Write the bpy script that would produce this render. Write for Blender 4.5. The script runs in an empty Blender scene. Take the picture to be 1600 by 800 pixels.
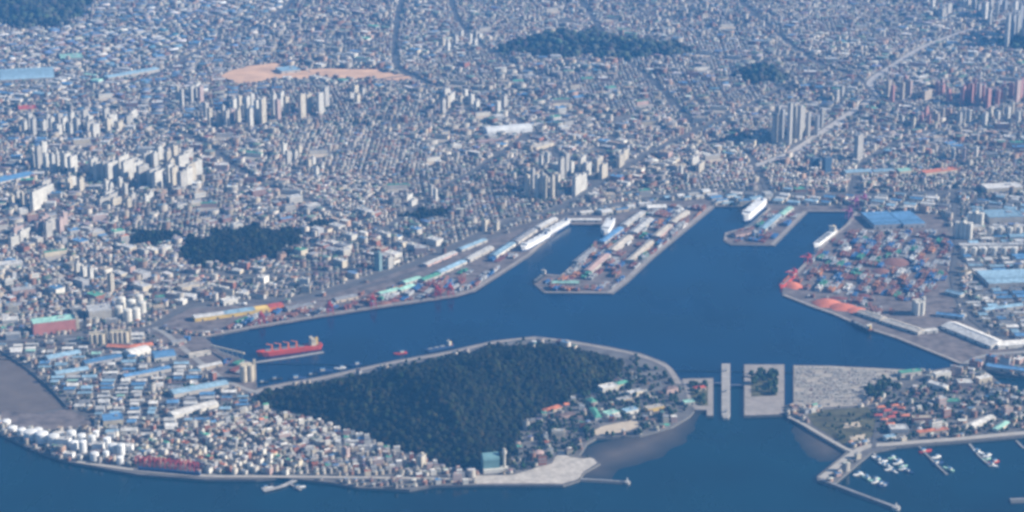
import bpy, math, random
import numpy as np
from mathutils.geometry import tessellate_polygon
from mathutils import Vector

SC = bpy.context.scene
COL = SC.collection
RND = random.Random(7)
NR = np.random.default_rng(11)

# ------------------------------------------------------------------ camera, sky, sun, exposure
FPX, CAM_H, PITCH = 3500.0, 2157.0, math.radians(17.57)      # focal length in photo pixels, height, depression
cam_d = bpy.data.cameras.new('camera')
cam_d.sensor_width = 36.0
cam_d.lens = FPX / 1600.0 * 36.0
cam_d.clip_start = 10.0
cam_d.clip_end = 80000.0
cam = bpy.data.objects.new('camera', cam_d)
cam.location = (0, 0, CAM_H)
cam.rotation_euler = (math.pi / 2 - PITCH, 0, 0)
COL.objects.link(cam)
SC.camera = cam

SUN_AZ, SUN_EL = math.radians(-3.0), math.radians(28.0)      # azimuth from +X towards +Y
world = bpy.data.worlds.new('World')
SC.world = world
world.use_nodes = True
wn = world.node_tree
bg = wn.nodes['Background']
sky = wn.nodes.new('ShaderNodeTexSky')
sky.sky_type = 'NISHITA'
sky.sun_disc = False
sky.sun_elevation = SUN_EL
sky.sun_rotation = math.pi / 2 - SUN_AZ
sky.altitude = 300
sky.dust_density = 0.1
sky.air_density = 1.2
sky.ozone_density = 3.0
wn.links.new(sky.outputs['Color'], bg.inputs['Color'])
bg.inputs['Strength'].default_value = 0.05
sun_d = bpy.data.lights.new('sun', 'SUN')
sun_d.energy = 5.0
sun_d.angle = math.radians(0.5)
sun_d.color = (1.0, 0.90, 0.76)
sun = bpy.data.objects.new('sun', sun_d)
sv = Vector((math.cos(SUN_EL) * math.cos(SUN_AZ), math.cos(SUN_EL) * math.sin(SUN_AZ), math.sin(SUN_EL)))
sun.rotation_euler = sv.to_track_quat('Z', 'Y').to_euler()
sun.location = (0, 6500, 4000)
COL.objects.link(sun)
SC.view_settings.view_transform = 'Standard'
SC.view_settings.look = 'None'
SC.view_settings.exposure = 0.95
SC.view_settings.gamma = 1.0
SC.render.engine = 'CYCLES'
SC.cycles.max_bounces = 4
SC.cycles.diffuse_bounces = 2
SC.cycles.glossy_bounces = 2
SC.cycles.volume_bounces = 0
SC.cycles.use_denoising = True
SC.cycles.pixel_filter_type = 'BLACKMAN_HARRIS'
SC.cycles.filter_width = 3.1
HAZE_DENSITY = 4.7e-5
HAZE_COLOR = (0.11, 0.41, 1.0)

# ------------------------------------------------------------------ ground geometry
LZ = 6.0           # level of the land; the open sea lies at 0 (low tide), the locked basin at 3.4
BZ = 3.4
_s, _c = math.sin(PITCH), math.cos(PITCH)

def G(px, py, z=LZ):
    """ground point (at level z) that the photograph shows at a pixel"""
    a, b = (px - 800) / FPX, (400 - py) / FPX
    dy, dz = _c + b * _s, -_s + b * _c
    t = (z - CAM_H) / dz
    return (a * t, dy * t)

def PX(x, y, z=LZ):
    """photo pixel of world points (numpy ok)"""
    zz = z - CAM_H
    d = y * _c - zz * _s
    u = y * _s + zz * _c
    return 800 + FPX * x / d, 400 - FPX * u / d

def MPP(px, py):
    x, y = G(px, py)
    return math.hypot(y, CAM_H) / FPX

def W(poly, z=LZ):
    return [G(p[0], p[1], z) for p in poly]

def inside(poly, xs, ys):
    xs = np.asarray(xs); ys = np.asarray(ys)
    r = np.zeros(xs.shape, bool)
    n = len(poly)
    j = n - 1
    for i in range(n):
        x1, y1 = poly[i]; x2, y2 = poly[j]
        if y1 != y2:
            r ^= ((y1 > ys) != (y2 > ys)) & (xs < (x2 - x1) * (ys - y1) / (y2 - y1) + x1)
        j = i
    return r

def seg_dist(poly, xs, ys, closed=True):
    d = np.full(np.shape(xs), 1e9)
    n = len(poly)
    for i in range(n if closed else n - 1):
        x1, y1 = poly[i]; x2, y2 = poly[(i + 1) % n]
        dx, dy = x2 - x1, y2 - y1
        L2 = dx * dx + dy * dy + 1e-9
        t = np.clip(((xs - x1) * dx + (ys - y1) * dy) / L2, 0, 1)
        d = np.minimum(d, np.hypot(xs - x1 - t * dx, ys - y1 - t * dy))
    return d

# occupancy raster, 4 m cells
OX, OY, OC = -3400.0, 4300.0, 4.0
ONX, ONY = 1700, 1900
occ = np.zeros((ONY, ONX), np.uint8)

def mark(poly, val=2):
    xs = [p[0] for p in poly]; ys = [p[1] for p in poly]
    i0 = max(0, int((min(xs) - OX) / OC) - 1); i1 = min(ONX, int((max(xs) - OX) / OC) + 2)
    j0 = max(0, int((min(ys) - OY) / OC) - 1); j1 = min(ONY, int((max(ys) - OY) / OC) + 2)
    if i1 <= i0 or j1 <= j0:
        return
    gx, gy = np.meshgrid(OX + (np.arange(i0, i1) + .5) * OC, OY + (np.arange(j0, j1) + .5) * OC)
    m = inside(poly, gx, gy)
    occ[j0:j1, i0:i1][m] = val

def mark_line(pts, width):
    xs = [p[0] for p in pts]; ys = [p[1] for p in pts]
    i0 = max(0, int((min(xs) - width - OX) / OC)); i1 = min(ONX, int((max(xs) + width - OX) / OC) + 2)
    j0 = max(0, int((min(ys) - width - OY) / OC)); j1 = min(ONY, int((max(ys) + width - OY) / OC) + 2)
    if i1 <= i0 or j1 <= j0:
        return
    gx, gy = np.meshgrid(OX + (np.arange(i0, i1) + .5) * OC, OY + (np.arange(j0, j1) + .5) * OC)
    occ[j0:j1, i0:i1][seg_dist(pts, gx, gy, False) < width / 2] = 1

def hand_occ(xs, ys):
    """cells taken by a built thing after the yards were paved"""
    i = np.clip(((np.asarray(xs) - OX) / OC).astype(int), 0, ONX - 1)
    j = np.clip(((np.asarray(ys) - OY) / OC).astype(int), 0, ONY - 1)
    return (occ[j, i] > 1)

def occupied(xs, ys):
    i = np.clip(((np.asarray(xs) - OX) / OC).astype(int), 0, ONX - 1)
    j = np.clip(((np.asarray(ys) - OY) / OC).astype(int), 0, ONY - 1)
    return occ[j, i] > 0

def rect(cx, cy, hx, hy, ang):
    c, s = math.cos(ang), math.sin(ang)
    return [(cx + c * a * hx - s * b * hy, cy + s * a * hx + c * b * hy) for a, b in ((-1, -1), (1, -1), (1, 1), (-1, 1))]

# ------------------------------------------------------------------ materials
MATS = {}

def mat(name, color, rough=0.8, var=0.10, mottled=0.18, scale=0.05, metallic=0.0, spec=0.3, attr=None):
    if name in MATS:
        return MATS[name]
    m = bpy.data.materials.new(name)
    m.use_nodes = True
    nt = m.node_tree
    b = nt.nodes['Principled BSDF']
    b.inputs['Roughness'].default_value = rough
    b.inputs['Metallic'].default_value = metallic
    b.inputs['Specular IOR Level'].default_value = spec
    hsv = nt.nodes.new('ShaderNodeHueSaturation')
    if attr:
        a = nt.nodes.new('ShaderNodeAttribute'); a.attribute_name = attr
        nt.links.new(a.outputs['Color'], hsv.inputs['Color'])
    else:
        hsv.inputs['Color'].default_value = (*color, 1)
    geo = nt.nodes.new('ShaderNodeNewGeometry')
    nz = nt.nodes.new('ShaderNodeTexNoise')
    nz.inputs['Scale'].default_value = scale
    nz.inputs['Detail'].default_value = 3
    nt.links.new(geo.outputs['Position'], nz.inputs['Vector'])
    mr = nt.nodes.new('ShaderNodeMapRange')
    mr.inputs['From Min'].default_value = 0.25; mr.inputs['From Max'].default_value = 0.75
    mr.inputs['To Min'].default_value = 1 - mottled; mr.inputs['To Max'].default_value = 1 + mottled
    nt.links.new(nz.outputs['Fac'], mr.inputs['Value'])
    if var and not attr:
        oi = nt.nodes.new('ShaderNodeObjectInfo')
        m2 = nt.nodes.new('ShaderNodeMapRange')
        m2.inputs['To Min'].default_value = 1 - var; m2.inputs['To Max'].default_value = 1 + var
        nt.links.new(oi.outputs['Random'], m2.inputs['Value'])
        mu = nt.nodes.new('ShaderNodeMath'); mu.operation = 'MULTIPLY'
        nt.links.new(mr.outputs['Result'], mu.inputs[0]); nt.links.new(m2.outputs['Result'], mu.inputs[1])
        nt.links.new(mu.outputs[0], hsv.inputs['Value'])
    else:
        nt.links.new(mr.outputs['Result'], hsv.inputs['Value'])
    nt.links.new(hsv.outputs['Color'], b.inputs['Base Color'])
    MATS[name] = m
    return m

PAL = {
    # walls
    'white': (.66, .63, .56), 'cream': (.58, .51, .39), 'pale': (.47, .44, .39), 'greywall': (.36, .36, .37), 'tan': (.46, .38, .29),
    'brick': (.30, .13, .09), 'salmon': (.50, .20, .17), 'rose': (.48, .34, .30), 'dark': (.07, .08, .09), 'yellow': (.68, .48, .14),
    'blueglass': (.05, .10, .17), 'tealglass': (.16, .30, .32),
    # roofs
    'roofgrey': (.25, .25, .26), 'roofpale': (.52, .51, .49), 'roofwhite': (.68, .65, .60), 'roofblue': (.11, .24, .42), 'rooflightblue': (.28, .42, .52),
    'roofgreen': (.12, .36, .25), 'roofmint': (.34, .58, .48), 'roofred': (.48, .09, .06), 'rooforange': (.60, .20, .10), 'roofbrown': (.17, .12, .11),
    'roofcream': (.50, .45, .38),
    # ships, cranes, other
    'hullred': (.62, .075, .035), 'hullblue': (.03, .07, .17), 'hullwhite': (.80, .80, .78), 'hullblack': (.025, .028, .032), 'deckred': (.26, .07, .05),
    'deckgrey': (.22, .23, .24), 'orange': (.70, .20, .04), 'cranered': (.45, .06, .06), 'cranepurple': (.30, .09, .20), 'cranewhite': (.7, .7, .68), 'glass': (.03, .05, .07),
    'trunk': (.07, .05, .035), 'concrete': (.40, .38, .36), 'rock': (.13, .13, .13), 'steel': (.30, .31, .33), 'rust': (.25, .12, .09),
    'boxred': (.22, .075, .06), 'boxblue': (.05, .14, .32), 'boxgreen': (.07, .25, .17), 'boxorange': (.42, .19, .09), 'carsilver': (.46, .43, .38), 'carwhite': (.64, .60, .54), 'boxgrey': (.38, .39, .40), 'boxwhite': (.70, .70, .68),
    'sandpile': (.56, .45, .32), 'orepile': (.66, .20, .11), 'coalpile': (.05, .05, .055), 'saltpile': (.75, .74, .72),
}

def mt(k):
    roof = k.startswith('roof')
    return mat(k.replace('roof', 'roof_'), PAL[k], rough=0.35 if k == 'glass' else 0.75, mottled=.38 if roof else .2, scale=.09 if roof else .05, var=.22 if roof else .12)

# ------------------------------------------------------------------ mesh helpers
def mesh_from(name, verts, faces, mats, midx=None, smooth=False):
    me = bpy.data.meshes.new(name)
    me.from_pydata(verts, [], faces)
    for m in mats:
        me.materials.append(m)
    if midx is not None:
        me.polygons.foreach_set('material_index', midx)
    if smooth:
        me.polygons.foreach_set('use_smooth', [True] * len(faces))
    me.update()
    return me

def link(name, data, parent=None, loc=(0, 0, 0), rz=0.0, scale=(1, 1, 1)):
    o = bpy.data.objects.new(name, data)
    o.location = loc
    if rz:
        o.rotation_euler = (0, 0, rz)
    o.scale = scale
    if parent is not None:
        o.parent = parent
        if parent.type == 'MESH':                          # a sub-part keeps its place in the thing's own space
            o.matrix_parent_inverse = parent.matrix_basis.inverted()
    COL.objects.link(o)
    return o

class MB:
    def __init__(s):
        s.v = []; s.f = []
    def add(s, v, f):
        n = len(s.v)
        s.v += v
        s.f += [tuple(i + n for i in q) for q in f]
        return s
    def box(s, cx, cy, z0, z1, hx, hy, ang=0.0):
        r = rect(cx, cy, hx, hy, ang)
        return s.add([(x, y, z0) for x, y in r] + [(x, y, z1) for x, y in r],
                     [(0, 3, 2, 1), (4, 5, 6, 7), (0, 1, 5, 4), (1, 2, 6, 5), (2, 3, 7, 6), (3, 0, 4, 7)])
    def bar(s, p, q, r, sides=4):
        p = Vector(p); q = Vector(q); d = (q - p).normalized()
        a = d.cross(Vector((0, 0, 1)) if abs(d.z) < .9 else Vector((1, 0, 0))).normalized(); b = d.cross(a)
        vs = []
        for c in (p, q):
            for k in range(sides):
                t = 2 * math.pi * (k + .5) / sides
                vs.append(tuple(c + a * (r * math.cos(t)) + b * (r * math.sin(t))))
        fs = [(k, (k + 1) % sides, sides + (k + 1) % sides, sides + k) for k in range(sides)]
        fs += [tuple(range(sides))[::-1], tuple(range(sides, 2 * sides))]
        return s.add(vs, fs)
    def prism(s, poly, z0, z1, top=True, side=True):
        n = len(poly)
        vs = [(x, y, z0) for x, y in poly] + [(x, y, z1) for x, y in poly]
        fs = []
        area = sum(poly[i][0] * poly[(i + 1) % n][1] - poly[(i + 1) % n][0] * poly[i][1] for i in range(n))
        if side:
            for i in range(n):
                j = (i + 1) % n
                fs.append((i, j, n + j, n + i) if area > 0 else (j, i, n + i, n + j))
        if top:
            for t in tessellate_polygon([[Vector((x, y, 0)) for x, y in poly]]):
                a, b, c = t
                cr = (poly[b][0] - poly[a][0]) * (poly[c][1] - poly[a][1]) - (poly[b][1] - poly[a][1]) * (poly[c][0] - poly[a][0])
                fs.append((n + a, n + b, n + c) if cr > 0 else (n + a, n + c, n + b))
        return s.add(vs, fs)
    def build(s, name, material, parent=None, smooth=False):
        me = mesh_from(name, s.v, s.f, [material] if material else [], smooth=smooth)
        return link(name, me, parent)

def _unit(kind):
    b = MB()
    if kind == 'box':
        b.box(0, 0, 0, 1, .5, .5)
    elif kind == 'tray':                                   # flat roof with a raised parapet
        o, i = .5, .45
        v = [(-o, -o, 0), (o, -o, 0), (o, o, 0), (-o, o, 0), (-o, -o, 1), (o, -o, 1), (o, o, 1), (-o, o, 1),
             (-i, -i, 1), (i, -i, 1), (i, i, 1), (-i, i, 1), (-i, -i, .3), (i, -i, .3), (i, i, .3), (-i, i, .3)]
        f = [(0, 1, 5, 4), (1, 2, 6, 5), (2, 3, 7, 6), (3, 0, 4, 7), (4, 5, 9, 8), (5, 6, 10, 9), (6, 7, 11, 10), (7, 4, 8, 11),
             (8, 9, 13, 12), (9, 10, 14, 13), (10, 11, 15, 14), (11, 8, 12, 15), (12, 13, 14, 15), (0, 3, 2, 1)]
        b.add(v, f)
    elif kind == 'gable':                                  # ridge along x
        b.add([(-.5, -.5, 0), (.5, -.5, 0), (.5, .5, 0), (-.5, .5, 0), (-.5, 0, 1), (.5, 0, 1)],
              [(0, 1, 5, 4), (2, 3, 4, 5), (0, 4, 3), (1, 2, 5), (0, 3, 2, 1)])
    elif kind == 'hip':
        b.add([(-.5, -.5, 0), (.5, -.5, 0), (.5, .5, 0), (-.5, .5, 0), (-.22, 0, 1), (.22, 0, 1)],
              [(0, 1, 5, 4), (2, 3, 4, 5), (0, 4, 3), (1, 2, 5), (0, 3, 2, 1)])
    elif kind == 'vault':
        n = 8; vs = []
        for x in (-.5, .5):
            for k in range(n + 1):
                t = math.pi * k / n
                vs.append((x, -.5 * math.cos(t), math.sin(t)))
        fs = [(k, n + 1 + k, n + 2 + k, k + 1) for k in range(n)]
        fs += [tuple(range(n + 1)), tuple(range(2 * n + 1, n, -1))]
        b.add(vs, fs)
    elif kind in ('cyl', 'cone', 'dome'):
        n = 16
        if kind == 'cyl':
            vs = [(.5 * math.cos(2 * math.pi * k / n), .5 * math.sin(2 * math.pi * k / n), z) for z in (0, 1) for k in range(n)]
            fs = [(k, (k + 1) % n, n + (k + 1) % n, n + k) for k in range(n)] + [tuple(range(n, 2 * n))]
        elif kind == 'cone':
            vs = [(.5 * math.cos(2 * math.pi * k / n), .5 * math.sin(2 * math.pi * k / n), 0) for k in range(n)] + [(0, 0, 1)]
            fs = [(k, (k + 1) % n, n) for k in range(n)]
        else:
            vs = []; rings = 4
            for r in range(rings):
                t = math.pi / 2 * r / rings
                vs += [(.5 * math.cos(t) * math.cos(2 * math.pi * k / n), .5 * math.cos(t) * math.sin(2 * math.pi * k / n), math.sin(t)) for k in range(n)]
            vs.append((0, 0, 1))
            fs = [(r * n + k, r * n + (k + 1) % n, (r + 1) * n + (k + 1) % n, (r + 1) * n + k) for r in range(rings - 1) for k in range(n)]
            fs += [((rings - 1) * n + k, (rings - 1) * n + (k + 1) % n, rings * n) for k in range(n)]
        b.add(vs, fs)
    elif kind == 'pile':                                   # heap with an uneven crest
        n, rings = 14, 4; vs = []; r_ = random.Random(3)
        for r in range(rings):
            q = 1 - r / rings
            for k in range(n):
                t = 2 * math.pi * k / n
                j = 1 + r_.uniform(-.12, .12)
                vs.append((.5 * q * j * math.cos(t), .5 * q * j * math.sin(t), (1 - q ** 1.3) * (1 + r_.uniform(-.08, .08)) if r else 0))
        vs.append((0, 0, .95))
        fs = [(r * n + k, r * n + (k + 1) % n, (r + 1) * n + (k + 1) % n, (r + 1) * n + k) for r in range(rings - 1) for k in range(n)]
        fs += [((rings - 1) * n + k, (rings - 1) * n + (k + 1) % n, rings * n) for k in range(n)]
        b.add(vs, fs)
    elif kind == 'container':                              # box with ribbed long sides and corner posts
        b.box(0, 0, 0, 1, .5, .5)
        for k in range(5):
            x = -.4 + .2 * k
            b.box(x, -.505, .06, .94, .04, .02); b.box(x, .505, .06, .94, .04, .02)
    elif kind == 'carbody':
        p = [(-.5, .18), (-.5, .52), (-.36, .6), (-.2, .98), (.16, .98), (.3, .62), (.5, .5), (.5, .18)]
        n = len(p)
        b.add([(x, -.5, z) for x, z in p] + [(x, .5, z) for x, z in p],
              [(i, (i + 1) % n, n + (i + 1) % n, n + i)[::-1] for i in range(n)] + [tuple(range(n)), tuple(range(2 * n - 1, n - 1, -1))])
    return b

_MC = {}
def unit_mesh(kind, m):
    key = (kind, m.name)
    if key not in _MC:
        if kind not in _MC:
            _MC[kind] = _unit(kind)
        b = _MC[kind]
        _MC[key] = mesh_from(kind, b.v, b.f, [m], smooth=kind in ('dome', 'pile', 'cone') )
    return _MC[key]

def part(name, kind, m, parent, loc=(0, 0, 0), size=(1, 1, 1), rz=0.0):
    return link(name, unit_mesh(kind, mt(m) if isinstance(m, str) else m), parent, loc, rz, size)

# ------------------------------------------------------------------ things and their labels
THINGS = []          # (object, base label, category, px)

def empty(name, x, y, z=LZ, rz=0.0):
    o = bpy.data.objects.new(name, None)
    o.location = (x, y, z); o.rotation_euler = (0, 0, rz); o.empty_display_size = 5
    COL.objects.link(o)
    return o

def reg(o, label, cat, x=None, y=None):
    if x is None:
        x, y = o.location.x, o.location.y
    THINGS.append((o, label, cat, float(PX(x, y)[0])))
    o['category'] = cat
    return o

ORD = ['leftmost', 'second from the left', 'third from the left', 'fourth from the left', 'fifth from the left', 'sixth from the left',
       'seventh from the left', 'eighth from the left', 'ninth from the left', 'tenth from the left']

def finish_labels():
    by = {}
    for t in THINGS:
        by.setdefault(t[1], []).append(t)
    for base, ts in by.items():
        ts.sort(key=lambda t: t[3])
        n = len(ts)
        for i, (o, b, c, p) in enumerate(ts):
            if n == 1:
                o['label'] = b
            elif n <= 20:
                # counted from whichever end is nearer
                if i <= n - 1 - i and i < len(ORD):
                    w = ORD[i]
                else:
                    w = ORD[n - 1 - i].replace('left', 'right')
                o['label'] = b + ', ' + w
                o['group'] = b + 's' if False else b
            else:
                o['label'] = b
                o['group'] = b

def structure(o):
    o['kind'] = 'structure'
    return o

def sheet(name, poly, z, material):
    return structure(MB().prism(poly, z - .05, z, side=False).build(name, material))

def ribbon(name, pts, width, z, material, block=True):
    L = []; R = []
    n = len(pts)
    for i in range(n):
        a = pts[max(0, i - 1)]; b = pts[min(n - 1, i + 1)]
        dx, dy = b[0] - a[0], b[1] - a[1]
        l = math.hypot(dx, dy) or 1
        nx, ny = -dy / l * width / 2, dx / l * width / 2
        L.append((pts[i][0] + nx, pts[i][1] + ny, z)); R.append((pts[i][0] - nx, pts[i][1] - ny, z))
    me = mesh_from(name, L + R, [(n + i, n + i + 1, i + 1, i) for i in range(n - 1)], [material])
    if block:
        mark_line(pts, width + 3)
    return structure(link(name, me))

def smooth_line(pts, k=6):
    out = []
    n = len(pts)
    for i in range(n - 1):
        p0 = pts[max(0, i - 1)]; p1 = pts[i]; p2 = pts[i + 1]; p3 = pts[min(n - 1, i + 2)]
        for j in range(k):
            t = j / k
            out.append(tuple(.5 * (2 * p1[a] + (p2[a] - p0[a]) * t + (2 * p0[a] - 5 * p1[a] + 4 * p2[a] - p3[a]) * t * t
                                   + (3 * p1[a] - p0[a] - 3 * p2[a] + p3[a]) * t ** 3) for a in (0, 1)))
    out.append(pts[-1])
    return out
# ------------------------------------------------------------------ the setting: sea, basin, land, mudflats
def water_mat(name, color, wave, rough):
    m = bpy.data.materials.new(name); m.use_nodes = True
    nt = m.node_tree; b = nt.nodes['Principled BSDF']
    b.inputs['Roughness'].default_value = rough
    b.inputs['IOR'].default_value = 1.33
    geo = nt.nodes.new('ShaderNodeNewGeometry')
    n1 = nt.nodes.new('ShaderNodeTexNoise'); n1.inputs['Scale'].default_value = wave; n1.inputs['Detail'].default_value = 4
    bp = nt.nodes.new('ShaderNodeBump'); bp.inputs['Strength'].default_value = 0.25; bp.inputs['Distance'].default_value = 1.0
    nt.links.new(geo.outputs['Position'], n1.inputs['Vector']); nt.links.new(n1.outputs['Fac'], bp.inputs['Height'])
    nt.links.new(bp.outputs['Normal'], b.inputs['Normal'])
    n2 = nt.nodes.new('ShaderNodeTexNoise'); n2.inputs['Scale'].default_value = 0.004; n2.inputs['Detail'].default_value = 5
    nt.links.new(geo.outputs['Position'], n2.inputs['Vector'])
    mx = nt.nodes.new('ShaderNodeMixRGB')
    mx.inputs['Color1'].default_value = (*[c * .2 for c in color], 1); mx.inputs['Color2'].default_value = (*[c * 2.2 for c in color], 1)
    nt.links.new(n2.outputs['Fac'], mx.inputs['Fac']); nt.links.new(mx.outputs['Color'], b.inputs['Base Color'])
    mp = nt.nodes.new('ShaderNodeMapping'); mp.inputs['Scale'].default_value = (1, .35, 1); mp.inputs['Rotation'].default_value = (0, 0, .5)
    n3 = nt.nodes.new('ShaderNodeTexNoise'); n3.inputs['Scale'].default_value = .008; n3.inputs['Detail'].default_value = 6
    nt.links.new(geo.outputs['Position'], mp.inputs['Vector']); nt.links.new(mp.outputs['Vector'], n3.inputs['Vector'])
    r3 = nt.nodes.new('ShaderNodeMapRange'); r3.inputs['From Min'].default_value = .35; r3.inputs['From Max'].default_value = .65; r3.inputs['To Min'].default_value = rough * .5; r3.inputs['To Max'].default_value = rough * 3
    nt.links.new(n3.outputs['Fac'], r3.inputs['Value']); nt.links.new(r3.outputs['Result'], b.inputs['Roughness'])
    return m

sea_m = water_mat('sea_water', (.0006, .017, .030), .05, .12)
basin_m = water_mat('basin_water', (.0006, .015, .044), .06, .12)

LAND_PX = [(-900, 545), (0, 547), (45, 578), (80, 608), (105, 636), (60, 645), (0, 646), (-25, 650), (-20, 668), (20, 687), (50, 702), (100, 720),
    (160, 731), (215, 741), (320, 749), (400, 749), (440, 746), (520, 754), (560, 762), (640, 765), (670, 759), (740, 758), (880, 758), (905, 750),
    (913, 738), (938, 724), (925, 714), (905, 712), (918, 692), (932, 684), (1000, 681), (1050, 667), (1078, 650), (1085, 641), (1104, 641), (1104, 650),
    (1115, 650), (1115, 590), (1075, 591), (1064, 594), (1052, 577), (1040, 566), (1000, 551), (950, 541), (890, 531), (835, 525), (770, 532), (700, 548),
    (620, 562), (550, 577), (500, 588), (440, 598), (402, 606), (398, 572), (385, 563), (345, 548), (320, 527), (400, 512), (500, 495), (610, 478),
    (715, 463), (742, 455), (770, 437), (830, 398), (885, 350), (947, 351), (949, 370), (917, 394), (875, 430), (848, 428), (832, 442), (850, 458),
    (957, 459), (982, 440), (1022, 402), (1117, 323), (1162, 323), (1200, 325), (1178, 352), (1132, 364), (1130, 376), (1142, 383), (1210, 384), (1262, 331),
    (1335, 331), (1322, 350), (1295, 372), (1270, 397), (1223, 445), (1222, 462), (1265, 479), (1300, 491), (1350, 513), (1400, 529), (1480, 561), (1503, 571),
    (1450, 579), (1400, 576), (1300, 571), (1239, 570), (1239, 633), (1226, 633), (1226, 569), (1162, 569), (1162, 650), (1228, 648), (1243, 657), (1265, 673),
    (1322, 706), (1276, 744), (1277, 750), (1302, 757), (1362, 706), (1400, 698), (1500, 690), (1600, 681), (2300, 660), (2300, 622), (1600, 612), (1565, 600), (1537, 577),
    (1600, 589), (2300, 600)]
LAND = W(LAND_PX)
FAR = 17500.0
land_poly = LAND + [(12000, 6300), (12000, FAR), (-12000, FAR), (-12000, LAND[0][1])]
ground_m = mat('city_ground', (.150, .142, .140), rough=.9, var=0, mottled=.4, scale=.02)
quay_m = mat('quay_wall', (.16, .155, .15), rough=.9, var=0, mottled=.35, scale=.2)
ground = structure(MB().prism(land_poly, LZ - .05, LZ, side=False).build('ground', ground_m))
qb = MB().prism(LAND, -3, LZ - .02, top=False)
structure(qb.build('quay_edge', quay_m))
sheet('sea', [(-12000, 2500), (12000, 2500), (12000, 6400), (-12000, 6400)], 0.0, sea_m)
# the locked basin, higher than the tide outside; its shore runs under the quays
def basin_poly():
    i0 = LAND_PX.index((1115, 590)); i1 = LAND_PX.index((1226, 569))
    p = W(LAND_PX[i0:i1 + 1])
    return p + [G(1226, 600), G(1162, 600), G(1115, 600)]
sheet('harbour_basin', basin_poly(), BZ, basin_m)

# everything that is not land is blocked for building
_gx, _gy = np.meshgrid(OX + (np.arange(ONX) + .5) * OC, OY + (np.arange(ONY) + .5) * OC)
occ[~inside(land_poly, _gx, _gy)] = 1

def wob(x, y, s=1.0):
    return (np.sin(x * .031 * s + 1.3) * np.cos(y * .027 * s + .4) + .6 * np.sin(x * .071 * s + y * .05 * s) + .4 * np.cos(y * .13 * s - x * .09 * s)) / 2

mud_m = mat('tidal_mud', (.16, .125, .10), rough=.6, var=0, mottled=.18, scale=.02, spec=.5)
# mud that is still wet and dark where the tide has just left it
_nt = mud_m.node_tree; _g = _nt.nodes.new('ShaderNodeNewGeometry'); _sx = _nt.nodes.new('ShaderNodeSeparateXYZ'); _mr = _nt.nodes.new('ShaderNodeMapRange'); _mx = _nt.nodes.new('ShaderNodeMixRGB')
_mr.inputs['From Min'].default_value = 0.0; _mr.inputs['From Max'].default_value = 2.2
_nt.links.new(_g.outputs['Position'], _sx.inputs[0]); _nt.links.new(_sx.outputs['Z'], _mr.inputs['Value']); _nt.links.new(_mr.outputs['Result'], _mx.inputs['Fac'])
_mx.inputs['Color1'].default_value = (.02, .026, .032, 1)
_src = [n_ for n_ in _nt.nodes if n_.type == 'HUE_SAT'][0]
_nt.links.new(_src.outputs['Color'], _mx.inputs['Color2']); _nt.links.new(_mx.outputs['Color'], _nt.nodes['Principled BSDF'].inputs['Base Color'])
def mudflat(poly_px, lift=2.2, reach=120.0):
    poly = W(poly_px, 0)
    xs = [p[0] for p in poly]; ys = [p[1] for p in poly]
    nx = int((max(xs) - min(xs) + 200) / 10); ny = int((max(ys) - min(ys) + 200) / 10)
    gx, gy = np.meshgrid(np.linspace(min(xs) - 100, max(xs) + 100, nx), np.linspace(min(ys) - 100, max(ys) + 100, ny))
    d = seg_dist(poly, gx, gy); d = np.where(inside(poly, gx, gy), d, -d)
    z = np.clip(d / reach, -1, 1) * lift + wob(gx, gy, .8) * .22
    v = np.stack([gx, gy, z], -1).reshape(-1, 3).tolist()
    f = [(j * nx + i, j * nx + i + 1, (j + 1) * nx + i + 1, (j + 1) * nx + i) for j in range(ny - 1) for i in range(nx - 1)]
    f = [q for q in f if max(v[k][2] for k in q) > -1.2]
    return structure(link('mudflat', mesh_from('mudflat', v, f, [mud_m], smooth=True)))
mudflat([(880, 735), (915, 700), (1000, 670), (1060, 650), (1098, 636), (1090, 660), (1072, 690), (1050, 706), (1025, 717), (990, 727), (968, 736), (955, 750), (905, 748)])
mudflat([(1228, 640), (1245, 650), (1330, 700), (1318, 712), (1298, 722), (1278, 722), (1258, 708), (1246, 690), (1236, 668)])
mudflat([(-800, 540), (0, 540), (60, 575), (115, 640), (60, 655), (0, 655), (-800, 670)], reach=40)
mudflat([(520, 745), (560, 745), (680, 745), (680, 763), (640, 769), (570, 766), (530, 760)], reach=25)

# paved and bare ground laid on the land
yard_m = mat('port_yard_paving', (.175, .145, .135), rough=.9, var=0, mottled=.5, scale=.035)
apron_m = mat('concrete_apron', (.34, .30, .27), rough=.9, var=0, mottled=.2, scale=.05)
sand_m = mat('sandy_fill', (.58, .48, .36), rough=.95, var=0, mottled=.15, scale=.06)
pale_m = mat('pale_rubble_fill', (.52, .47, .41), rough=.95, var=0, mottled=.3, scale=.08)
lot_m = mat('car_park_paving', (.42, .37, .31), rough=.9, var=0, mottled=.15, scale=.05)
soil_m = mat('bare_reddish_soil', (.74, .46, .28), rough=.95, var=0, mottled=.25, scale=.012)
grass_m = mat('dry_park_grass', (.10, .095, .05), rough=.95, var=0, mottled=.5, scale=.03)
road_m = mat('asphalt_road', (.12, .118, .122), rough=.9, var=0, mottled=.15, scale=.05)
paleroad_m = mat('pale_concrete_road', (.34, .32, .30), rough=.9, var=0, mottled=.15, scale=.05)
seared_m = mat('seaside_promenade', (.46, .42, .37), rough=.9, var=0, mottled=.12, scale=.06)

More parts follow.
